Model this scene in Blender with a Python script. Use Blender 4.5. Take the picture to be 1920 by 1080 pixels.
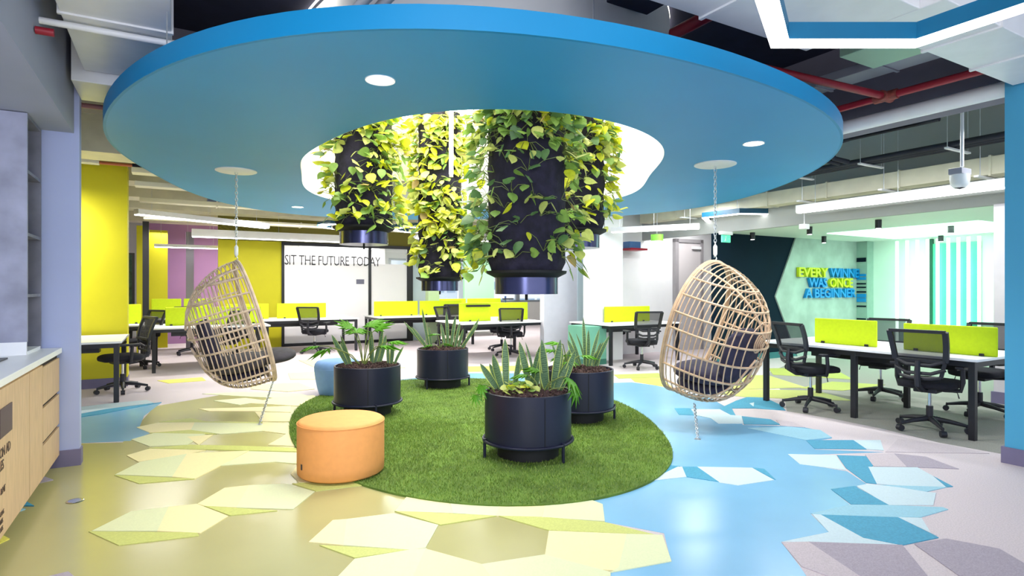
import bpy, math, random
from mathutils import Matrix, Vector, Euler
random.seed(7)
PI = math.pi
FPX, H = 1100.0, 1.4          # focal length in pixels of a 1920 px frame, eye height
SC = bpy.context.scene
COL = SC.collection
for o in list(bpy.data.objects):
    bpy.data.objects.remove(o)

# ------------------------------------------------------------------ camera, world, lights, exposure
cam = bpy.data.objects.new('camera', bpy.data.cameras.new('camera'))
COL.objects.link(cam)
cam.location = (0, 0, H); cam.rotation_euler = (PI/2, 0, 0)
cam.data.sensor_width = 36.0; cam.data.lens = 36.0*FPX/1920.0
cam.data.clip_start = .05; cam.data.clip_end = 200
SC.camera = cam
SC.view_settings.view_transform = 'Standard'
SC.view_settings.look = 'None'
SC.view_settings.gamma = 1.0
SC.view_settings.use_curve_mapping = False
SC.view_settings.exposure = 0.22
w = bpy.data.worlds.new('world'); SC.world = w; w.use_nodes = True
w.node_tree.nodes['Background'].inputs[0].default_value = (.80, .88, 1.0, 1)
w.node_tree.nodes['Background'].inputs[1].default_value = 2.0

RZ = math.atan2(.498, .867)                       # the building stands turned by about 30 degrees
VX, VY, UX, UY = math.cos(RZ), math.sin(RZ), -math.sin(RZ), math.cos(RZ)
def AB(a, b, z=0.0): return Vector((a*VX+b*UX, a*VY+b*UY, z))
def F(px, py, z=0.0):
    Y = FPX*(H-z)/(py-540.0); return Vector(((px-960.0)/FPX*Y, Y, z))

def area(name, loc, size, sy, power, color=(1, 1, 1), rot=(0, 0, 0), spread=PI):
    l = bpy.data.lights.new(name, 'AREA'); l.shape = 'RECTANGLE'; l.size = size; l.size_y = sy
    l.energy = power; l.color = color; l.spread = spread
    o = bpy.data.objects.new(name, l); COL.objects.link(o); o.location = loc; o.rotation_euler = rot
    return o
# office lamps over the desks, with added fill lamps among them
area('fill_behind', (0, -1.5, 3.0), 6.0, 1.6, 105, (1, .98, .97), (.85, 0, 0))  # added fill behind the viewer, brightens the foreground; no fixture modelled
area('fill_behind_left', (-.6, -.9, 2.2), 1.6, 1.6, 90, (.86, .90, 1.0), (1.45, 0, .55))  # added fill aimed at the left wall, bulkhead and counter
area('ceiling_light_right', AB(7.2, 3.6, 3.0), .25, 4.0, 100, (.97, 1, .98), (0, 0, RZ))
area('ceiling_light_right_far', AB(7.0, 7.2, 2.9), 2.2, .3, 90, (.97, 1, .98), (0, 0, RZ))
area('fill_door_wall', AB(9.4, 8.7, 2.9), 1.6, .3, 42, (1, .99, 1), (0, 0, RZ))  # added lamp without a fixture, lifts the dim door wall
area('ceiling_light_left', AB(-2.0, 9.45, 2.5), 1.3, .2, 60, (1, .97, .92), (.5, 0, RZ))
area('ceiling_light_left_far', AB(1.2, 12.3, 2.7), 4.5, .3, 120, (1, .97, .93), (0, 0, RZ))
area('ceiling_light_centre_far', AB(5.0, 11.0, 2.7), 3.5, .3, 120, (1, .99, .95), (0, 0, RZ))
area('ceiling_light_back', AB(7.5, 16.0, 2.7), 6.0, .4, 220, (1, 1, 1), (0, 0, RZ))
area('ceiling_light_purple_room', AB(.5, 15.8, 2.7), 2.0, .3, 30, (1, .97, .97), (0, 0, RZ))
area('meeting_room_light', AB(3.9, 16.2, 2.6), 3.0, 1.6, 200, (1, .99, .98), (0, 0, RZ))
area('alcove_ceiling_light', AB(11.2, 5.2, 2.40), 2.6, 2.0, 70, (.66, 1.0, .80), (0, 0, RZ))
area('fill_centre_wall', AB(6.2, 9.3, 2.9), 1.6, .2, 22, (1, 1, 1), (0, 0, RZ))  # extra fill put in to brighten the grey centre wall
area('opening_panel_light', (-.5, 6.4, 3.82), 2.6, 3.4, 150, (1, .98, .88))

# ------------------------------------------------------------------ materials
def lin(c): return tuple((x/255/12.92 if x/255 <= .04045 else ((x/255+.055)/1.055)**2.4) for x in c)
MATS = {}
def mat(name, rgb, rough=.6, metal=0.0, noise=0.0, nscale=8.0, bump=0.0, bscale=60.0, emit=0.0, spec=.5, alpha=1.0, trans=0.0, stretch=None, rgb2=None):
    if name in MATS: return MATS[name]
    m = bpy.data.materials.new(name); m.use_nodes = True; nt = m.node_tree; N = nt.nodes; L = nt.links
    p = N['Principled BSDF']; c = lin(rgb)+(1,)
    p.inputs['Base Color'].default_value = c; p.inputs['Roughness'].default_value = rough
    p.inputs['Metallic'].default_value = metal; p.inputs['Specular IOR Level'].default_value = spec
    p.inputs['Alpha'].default_value = alpha
    if trans: p.inputs['Transmission Weight'].default_value = trans
    tc = N.new('ShaderNodeTexCoord'); mp = N.new('ShaderNodeMapping'); L.new(tc.outputs['Object'], mp.inputs[0])
    if stretch: mp.inputs['Scale'].default_value = stretch
    if noise or rgb2:
        n = N.new('ShaderNodeTexNoise'); n.inputs['Scale'].default_value = nscale; n.inputs['Detail'].default_value = 4
        L.new(mp.outputs[0], n.inputs['Vector'])
        mx = N.new('ShaderNodeMix'); mx.data_type = 'RGBA'
        mr = N.new('ShaderNodeMapRange'); mr.inputs[1].default_value = .35; mr.inputs[2].default_value = .65
        L.new(n.outputs['Fac'], mr.inputs[0]); L.new(mr.outputs[0], mx.inputs[0])
        k = 1-noise
        mx.inputs[6].default_value = tuple(x*k for x in c[:3])+(1,)
        mx.inputs[7].default_value = (lin(rgb2)+(1,)) if rgb2 else tuple(min(1, x*(1+noise)) for x in c[:3])+(1,)
        L.new(mx.outputs[2], p.inputs['Base Color'])
    if bump:
        n2 = N.new('ShaderNodeTexNoise'); n2.inputs['Scale'].default_value = bscale; n2.inputs['Detail'].default_value = 3
        L.new(mp.outputs[0], n2.inputs['Vector'])
        b = N.new('ShaderNodeBump'); b.inputs['Strength'].default_value = bump; b.inputs['Distance'].default_value = .01
        L.new(n2.outputs['Fac'], b.inputs['Height']); L.new(b.outputs[0], p.inputs['Normal'])
    if emit:
        p.inputs['Emission Color'].default_value = c; p.inputs['Emission Strength'].default_value = emit
    MATS[name] = m; return m
def leafmat(name, rgb):
    m = mat(name, rgb, .45, noise=.3 if 'grass' in name else .18, nscale=1.6 if 'grass' in name else 25)
    nt = m.node_tree; N = nt.nodes; L = nt.links; p = N['Principled BSDF']
    t = N.new('ShaderNodeBsdfTranslucent'); t.inputs[0].default_value = lin(rgb)+(1,)
    s = N.new('ShaderNodeMixShader'); s.inputs[0].default_value = .35
    L.new(p.outputs[0], s.inputs[1]); L.new(t.outputs[0], s.inputs[2]); L.new(s.outputs[0], N['Material Output'].inputs[0])
    return m
CARPET = mat('carpet_grey', (202, 190, 194), .95, noise=.10, nscale=120, bump=.3, bscale=400)
CARPET_DK = mat('carpet_dark', (150, 148, 142), .95, noise=.12, nscale=120, bump=.3, bscale=400)
KHAKI = mat('vinyl_khaki', (174, 168, 116), .22, noise=.04, nscale=1.2)
BLUEV = mat('vinyl_blue', (126, 180, 216), .22, noise=.05, nscale=1.0)
TILE = {
 'cream': mat('tile_cream', (232, 220, 168), .55, noise=.03, nscale=90, bump=.1, bscale=300),
 'mint': mat('tile_mint', (212, 216, 174), .55, noise=.03, nscale=90, bump=.1, bscale=300),
 'lime': mat('tile_lime', (192, 196, 112), .6, noise=.07, nscale=90, bump=.15, bscale=300),
 'teal': mat('tile_teal', (62, 146, 178), .7, noise=.10, nscale=90, bump=.2, bscale=300),
 'pale': mat('tile_pale_blue', (142, 188, 206), .7, noise=.06, nscale=90, bump=.2, bscale=300),
 'ice': mat('tile_ice', (188, 206, 214), .7, noise=.04, nscale=90, bump=.2, bscale=300),
 'grey': mat('tile_grey', (164, 154, 166), .9, noise=.12, nscale=140, bump=.3, bscale=400),
 'pink': mat('tile_pinkish_grey', (192, 180, 186), .9, noise=.10, nscale=140, bump=.3, bscale=400),
 'olive': mat('tile_olive', (176, 184, 92), .8, noise=.08, nscale=90, bump=.2, bscale=300),
 'yellow': mat('tile_yellow', (226, 218, 96), .7, noise=.06, nscale=90, bump=.1, bscale=300),
}
WHITE = mat('white_paint', (236, 236, 236), .5, noise=.02, nscale=3)
WHITEM = mat('white_metal', (232, 232, 234), .4, noise=.03, nscale=5)
TOPW = mat('white_laminate', (244, 244, 246), .35, noise=.01, nscale=9)
CREAMC = mat('cream_concrete', (206, 202, 180), .8, noise=.08, nscale=3, bump=.1, bscale=20)
DARKC = mat('dark_navy_slab', (38, 38, 62), .9, noise=.25, nscale=2, bump=.2, bscale=8)
GREYB = mat('grey_beam_paint', (112, 108, 122), .8, noise=.06, nscale=2)
FASC = mat('warm_grey_fascia', (158, 160, 158), .7, noise=.03, nscale=2)
LAV = mat('lavender_wall_paint', (170, 180, 220), .6, noise=.02, nscale=2)
BASEG = mat('purple_grey_skirting', (112, 106, 136), .6, noise=.05, nscale=6)
STONE = mat('grey_stone_laminate', (158, 160, 182), .55, noise=.22, nscale=3.5, bump=.08, bscale=12)
STONED = mat('grey_stone_shelf', (128, 128, 144), .6, noise=.16, nscale=5)
OAK = mat('oak_veneer', (204, 172, 136), .5, noise=.10, nscale=10, stretch=(6, 6, .6), bump=.05, bscale=40)
DGAP = mat('dark_recess', (36, 26, 24), .8, noise=.1)
BLACKM = mat('black_powder_coat', (26, 26, 34), .38, noise=.08, nscale=6)
PLANTB = mat('planter_dark_metal', (24, 26, 48), .38, noise=.10, nscale=4, spec=.4)
PLANTD = mat('planter_drum_black', (8, 8, 14), .7, noise=.1)
BANDM = mat('brushed_dark_band', (70, 72, 104), .22, metal=.75, noise=.15, nscale=3)
FELT = mat('black_felt', (30, 27, 45), .95, noise=.35, nscale=14, bump=.8, bscale=22)
SOIL = mat('soil', (70, 50, 48), .98, noise=.5, nscale=30, bump=1.0, bscale=60)
YGREEN = mat('lime_screen_fabric', (208, 232, 4), .7, noise=.03, nscale=30)
OLIVEW = mat('chartreuse_wall_paint', (204, 196, 8), .6, noise=.03, nscale=2)
PURP = mat('mauve_wall_paint', (160, 118, 166), .7, noise=.03, nscale=2)
TEALW = mat('dark_teal_wall_paint', (2, 26, 42), .9, noise=.08, spec=.2, nscale=2)
CONCW = mat('pale_concrete_panel', (166, 184, 176), .7, noise=.12, nscale=3, bump=.1, bscale=10)
COLBL = mat('blue_column_paint', (72, 160, 200), .55, noise=.02, nscale=2)
DISCB = mat('disc_blue_soffit', (50, 152, 208), .5, noise=.03, nscale=1.0)
DISCR = mat('disc_blue_edge', (0, 136, 190), .5, noise=.03, nscale=1.0)
LBLUE = mat('pale_blue_wall', (196, 214, 222), .6, noise=.02, nscale=2)
MINTW = mat('mint_glass_wall', (222, 244, 232), .3, noise=.03, nscale=2)
GREENG = mat('green_glass', (96, 220, 170), .15, noise=.06, nscale=2)
FROST = mat('frosted_glass', (244, 242, 246), .4, noise=.01, nscale=2)
GLASS = mat('clear_glass', (225, 235, 235), .05, alpha=.22)
SILVER = mat('zinc', (200, 204, 210), .35, metal=.85, noise=.1, nscale=10)
CHROME = mat('chrome', (220, 220, 225), .15, metal=1.0, noise=.03)
MESHF = mat('chair_mesh_back', (30, 30, 40), .8, alpha=.76, noise=.1, nscale=80)
CHARB = mat('chair_black_plastic', (30, 30, 40), .5, noise=.1, nscale=10)
SEATF = mat('chair_black_fabric', (22, 22, 32), .9, noise=.2, nscale=60, bump=.2, bscale=200)
ORANGE = mat('orange_upholstery', (228, 156, 88), .7, noise=.03, nscale=20, bump=.05, bscale=300)
BLUEP = mat('blue_upholstery', (116, 154, 210), .75, noise=.03, nscale=20, bump=.05, bscale=300)
RATTAN = mat('rattan_cane', (206, 172, 140), .5, noise=.14, nscale=12, bump=.2, bscale=60)
RATTANL = mat('rattan_cane_grey', (212, 188, 168), .5, noise=.16, nscale=12, bump=.2, bscale=60)
CUSH = mat('navy_cushion', (46, 42, 66), .85, noise=.18, nscale=12, bump=.3, bscale=30)
CUSHG = mat('charcoal_cushion', (66, 62, 70), .9, noise=.18, nscale=12, bump=.3, bscale=30)
REDP = mat('red_pipe_paint', (158, 26, 46), .45, noise=.1, nscale=5)
PIPEK = mat('black_insulation', (24, 26, 42), .7, noise=.15, nscale=8)
LED = mat('led_diffuser', (255, 255, 255), .5, emit=6.0)
LEDW = mat('led_soft_panel', (255, 252, 238), .5, emit=4.0)
LEDT = mat('led_tube_white', (235, 255, 245), .5, emit=2.5)
DLIGHT = mat('downlight_lens', (255, 252, 240), .5, emit=9.0)
HEXB = mat('hex_lamp_blue', (0, 112, 156), .45, noise=.03)
HEXT = mat('hex_lamp_teal', (0, 70, 100), .45, noise=.03)
SIGNY = mat('sign_yellow', (206, 224, 20), .5, noise=.02)
SIGNB = mat('sign_blue', (0, 140, 214), .5, noise=.02)
BLACKT = mat('lettering_black', (46, 46, 52), .6, noise=.02)
EXITG = mat('exit_sign_green', (90, 210, 170), .5, emit=.6)
LAMPG = mat('green_lamp_shade', (120, 190, 60), .6, noise=.05)
DOORG = mat('grey_door', (206, 200, 200), .5, noise=.02, nscale=2)
DFRAME = mat('door_frame_grey', (158, 154, 156), .5, noise=.03)
BOXG = mat('green_pedestal', (110, 176, 152), .5, noise=.04)
WINM = mat('window_frame_grey', (150, 160, 170), .5, noise=.03)
GRASS = mat('turf_base', (88, 116, 40), .95, noise=.25, nscale=5, bump=.5, bscale=120)
BLADE = [leafmat('grass_blade_a', (114, 142, 54)), leafmat('grass_blade_b', (84, 118, 40)), leafmat('grass_blade_c', (152, 172, 86))]
LEAVES = [leafmat('leaf_green', (138, 174, 84)), leafmat('leaf_dark', (98, 136, 84)), leafmat('leaf_yellow', (206, 212, 50)),
          leafmat('leaf_pale', (206, 214, 122)), leafmat('leaf_brown', (196, 172, 110))]
STEM = leafmat('stem_green', (130, 146, 78))
SNK_IN = leafmat('snake_leaf_centre', (92, 124, 92)); SNK_ED = leafmat('snake_leaf_edge', (188, 200, 104))
FERN = leafmat('lobed_leaf', (96, 160, 42))

def turf_tint():
    nt = GRASS.node_tree
turf_tint()
def snake_bands():
    nt = SNK_IN.node_tree; N = nt.nodes; L = nt.links
    tc = N.new('ShaderNodeTexCoord'); wv = N.new('ShaderNodeTexWave'); wv.bands_direction = 'Z'
    wv.inputs['Scale'].default_value = 9; wv.inputs['Distortion'].default_value = 9; wv.inputs['Detail'].default_value = 2
    L.new(tc.outputs['Object'], wv.inputs[0])
    mx = N.new('ShaderNodeMix'); mx.data_type = 'RGBA'; L.new(wv.outputs['Fac'], mx.inputs[0])
    mx.inputs[6].default_value = lin((40, 72, 50))+(1,); mx.inputs[7].default_value = lin((112, 142, 100))+(1,)
    L.new(mx.outputs[2], N['Principled BSDF'].inputs['Base Color'])
snake_bands()

# ------------------------------------------------------------------ mesh helpers
class MB:
    def __init__(s): s.v = []; s.f = []; s.m = []; s.mi = 0
    def add(s, vs, fs):
        n = len(s.v); s.v += [tuple(p) for p in vs]; s.f += [tuple(i+n for i in f) for f in fs]; s.m += [s.mi]*len(fs); return s
    def box(s, c, d, rz=0.0, M=None):
        x, y, z = d[0]/2, d[1]/2, d[2]/2
        P = [Vector((a*x, b*y, e*z)) for e in (-1, 1) for b in (-1, 1) for a in (-1, 1)]
        R = M or Matrix.Rotation(rz, 3, 'Z'); c = Vector(c)
        return s.add([R @ p + c for p in P], [(0, 2, 3, 1), (4, 5, 7, 6), (0, 1, 5, 4), (2, 6, 7, 3), (0, 4, 6, 2), (1, 3, 7, 5)])
    def span(s, a, b):       # axis-aligned box from corner to corner
        return s.box([(a[i]+b[i])/2 for i in range(3)], [abs(b[i]-a[i]) for i in range(3)])
    def tube(s, pts, r, n=8, closed=False, caps=True):
        pts = [Vector(p) for p in pts]; k = len(pts); rs = r if isinstance(r, (list, tuple)) else [r]*k
        ref = None; vs = []
        for i, p in enumerate(pts):
            if closed: t = pts[(i+1) % k]-pts[i-1]
            else: t = pts[min(i+1, k-1)]-pts[max(i-1, 0)]
            t = t.normalized() if t.length > 1e-9 else Vector((0, 0, 1))
            if ref is None: ref = t.orthogonal().normalized()
            ref = ref - t*ref.dot(t); ref = ref.normalized() if ref.length > 1e-6 else t.orthogonal().normalized()
            q = t.cross(ref)
            for j in range(n):
                a = 2*PI*j/n; vs.append(p+(ref*math.cos(a)+q*math.sin(a))*rs[i])
        fs = []
        for i in range(k if closed else k-1):
            i2 = (i+1) % k
            for j in range(n): fs.append((i*n+j, i*n+(j+1) % n, i2*n+(j+1) % n, i2*n+j))
        if caps and not closed: fs += [tuple(reversed(range(n))), tuple((k-1)*n+j for j in range(n))]
        return s.add(vs, fs)
    def bar(s, p0, p1, w, d=None):      # square bar between two points
        p0, p1 = Vector(p0), Vector(p1); t = (p1-p0).normalized(); d = d or w
        up = Vector((0, 0, 1)) if abs(t.z) < .9 else Vector((0, 1, 0))
        x = t.cross(up).normalized(); y = x.cross(t)
        vs = [p + x*(a*w/2) + y*(b*d/2) for p in (p0, p1) for a, b in ((-1, -1), (1, -1), (1, 1), (-1, 1))]
        return s.add(vs, [(3, 2, 1, 0), (4, 5, 6, 7), (0, 1, 5, 4), (1, 2, 6, 5), (2, 3, 7, 6), (3, 0, 4, 7)])
    def lathe(s, prof, n=32, c=(0, 0, 0)):
        vs = []; fs = []
        for r, z in prof:
            for j in range(n):
                a = 2*PI*j/n; vs.append((c[0]+r*math.cos(a), c[1]+r*math.sin(a), c[2]+z))
        for i in range(len(prof)-1):
            for j in range(n): fs.append((i*n+j, i*n+(j+1) % n, (i+1)*n+(j+1) % n, (i+1)*n+j))
        if prof[0][0] > 1e-5: fs.append(tuple(reversed(range(n))))
        if prof[-1][0] > 1e-5: fs.append(tuple((len(prof)-1)*n+j for j in range(n)))
        return s.add(vs, fs)
    def prism(s, poly, z0, z1):
        n = len(poly); ar = sum(poly[i][0]*poly[(i+1) % n][1]-poly[(i+1) % n][0]*poly[i][1] for i in range(n))
        if ar < 0: poly = list(reversed(poly))
        vs = [(p[0], p[1], z0) for p in poly]+[(p[0], p[1], z1) for p in poly]
        return s.add(vs, [tuple(reversed(range(n))), tuple(range(n, 2*n))]+[(i, (i+1) % n, (i+1) % n+n, i+n) for i in range(n)])
    def blob(s, c, r, e=2.5, n=24, m=14, M=None, fn=None):     # superellipsoid
        vs = []; fs = []
        sp = lambda v, k: math.copysign(abs(v)**k, v)
        for i in range(m+1):
            ph = -PI/2+PI*i/m
            for j in range(n):
                a = 2*PI*j/n
                p = Vector((sp(math.cos(ph), 2/e)*sp(math.cos(a), 2/e)*r[0], sp(math.cos(ph), 2/e)*sp(math.sin(a), 2/e)*r[1], sp(math.sin(ph), 2/e)*r[2]))
                if fn: p = fn(p)
                vs.append((M @ p if M else p)+Vector(c))
        for i in range(m):
            for j in range(n): fs.append((i*n+j, i*n+(j+1) % n, (i+1)*n+(j+1) % n, (i+1)*n+j))
        return s.add(vs, fs)
    def mesh(s, name, mats, smooth=False):
        me = bpy.data.meshes.new(name); me.from_pydata(s.v, [], s.f)
        mats = mats if isinstance(mats, (list, tuple)) else [mats]
        for m in mats: me.materials.append(m)
        if len(mats) > 1: me.polygons.foreach_set('material_index', s.m)
        if smooth:
            me.polygons.foreach_set('use_smooth', [True]*len(s.f))
        me.update(); return me
    def build(s, name, mats, parent=None, smooth=False, bevel=0.0, auto=None):
        o = bpy.data.objects.new(name, s.mesh(name, mats, smooth)); COL.objects.link(o)
        if parent: o.parent = parent
        if bevel:
            b = o.modifiers.new('bevel', 'BEVEL'); b.width = bevel; b.segments = 2; b.limit_method = 'ANGLE'; b.angle_limit = .7
        if smooth and auto is not False:
            try: o.data.set_sharp_from_angle(angle=auto or .7)
            except Exception: pass
        return o
def tag(o, label=None, cat=None, group=None, kind=None):
    if label: o['label'] = label
    if cat: o['category'] = cat
    if group: o['group'] = group
    if kind: o['kind'] = kind
    return o
def empty(name, loc=(0, 0, 0), rz=0.0, label=None, cat=None, group=None):
    o = bpy.data.objects.new(name, None); COL.objects.link(o); o.location = loc; o.rotation_euler = (0, 0, rz)
    o.empty_display_size = .1
    return tag(o, label, cat, group)
KIDS = {}
def kids(o): return [c for c in bpy.data.objects if c.parent == o]
def copy_tree(o, tree=None):
    def cp(x, par):
        c = x.copy(); COL.objects.link(c)
        if par: c.parent = par
        for k in KID(x): cp(k, c)
        return c
    table = {}
    for x in bpy.data.objects:
        if x.parent: table.setdefault(x.parent.name, []).append(x)
    def KID(x): return table.get(x.name, [])
    return cp(o, None)
def struct(name, mb, m, parent=None, smooth=False, label=None, bevel=0):
    o = mb.build(name, m, parent, smooth, bevel); o['kind'] = 'structure'
    if label: o['label'] = label
    return o
def boxAB(a0, a1, b0, b1, z0, z1, mb=None):
    mb = mb or MB(); c = AB((a0+a1)/2, (b0+b1)/2, (z0+z1)/2)
    return mb.box(c, (abs(a1-a0), abs(b1-b0), z1-z0), RZ)
def text_mesh(body, size, depth, m, name, parent=None, mtx=None, spacing=1.0, bold=0.0):
    cu = bpy.data.curves.new('lettering_curve', 'FONT'); cu.body = body; cu.size = size; cu.extrude = depth/2; cu.space_character = spacing
    cu.offset = bold; cu.resolution_u = 2
    t = bpy.data.objects.new('lettering_tmp', cu); COL.objects.link(t)
    bpy.context.view_layer.update()
    me = bpy.data.meshes.new_from_object(t.evaluated_get(bpy.context.evaluated_depsgraph_get()))
    bpy.data.objects.remove(t)
    me.materials.clear(); me.materials.append(m)
    o = bpy.data.objects.new(name, me); COL.objects.link(o)
    if parent: o.parent = parent
    if mtx: o.matrix_local = mtx
    return o
def a_at(px, b):
    k = (px-960)/FPX; Y = b/(UY+UX*k); return VX*k*Y+VY*Y
def b_at(px, a):
    k = (px-960)/FPX; Y = a/(VY+VX*k); return UX*k*Y+UY*Y
def fit_width(o, wd):
    xs = [v.co.x for v in o.data.vertices]; x0 = min(xs); k = wd/(max(xs)-x0)
    for v in o.data.vertices: v.co.x = (v.co.x-x0)*k
def fourier(c, co, n=96, d=0.0):
    pts = []
    for i in range(n):
        t = 2*PI*i/n; r = co[0]
        for k in range((len(co)-1)//2): r += co[1+2*k]*math.cos((k+1)*t)+co[2+2*k]*math.sin((k+1)*t)
        r += d; pts.append((c[0]+r*math.cos(t), c[1]+r*math.sin(t)))
    return pts

# ------------------------------------------------------------------ floor
floor = struct('floor', boxAB(-9, 15, -5, 22, -.15, 0), CARPET, label='patchwork floor of grey carpet with vinyl and hexagon tiles')
def fieldpoly(name, pts, m, z, lab):
    o = MB().prism([tuple(F(*p)[:2]) for p in pts], 0.0, z).build(name, m, floor); o['label'] = lab; return o
fieldpoly('carpet_field', [(1475, 771), (1560, 785), (1650, 803), (1760, 830), (1884, 852), (2150, 900), (2500, 900), (2500, 672), (1500, 672), (1440, 700), (1470, 740)], CARPET_DK, .0010, 'darker grey carpet under the right desks')
fieldpoly('vinyl_field', [(-700, 1900), (1100, 1900), (1144, 1073), (1130, 950), (900, 800), (640, 745), (430, 738), (290, 762), (230, 830), (148, 832), (89, 874), (-20, 985), (-500, 1500)], KHAKI, .0014, 'glossy khaki vinyl')
fieldpoly('vinyl_field', [(1151, 718), (1184, 717), (1230, 723), (1262, 731), (1330, 746), (1372, 769), (1393, 797), (1500, 800), (1540, 808), (1560, 822), (1520, 828), (1528, 843), (1656, 848), (1540, 852), (1478, 852), (1500, 870), (1588, 884), (1625, 908), (1644, 910), (1600, 914), (1558, 918), (1594, 947), (1520, 964), (1554, 998), (1466, 1018), (1500, 1063), (1580, 1180), (1900, 1900), (1100, 1900), (1144, 1073), (1258, 1052), (1245, 1000), (1130, 978), (1127, 955), (1085, 940), (1060, 840), (1100, 780), (1120, 740)], BLUEV, .0018, 'glossy sky-blue vinyl on the right')
fieldpoly('vinyl_field', [(120, 772), (200, 768), (275, 757), (303, 755), (270, 780), (262, 800), (281, 813), (243, 827), (120, 832)], BLUEV, .0018, 'glossy sky-blue vinyl on the left')
fieldpoly('vinyl_field', [(750, 712), (860, 700), (1010, 700), (1075, 707), (1151, 718), (1151, 740), (1000, 750), (780, 730)], BLUEV, .0016, 'pale blue vinyl behind the turf')
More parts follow.
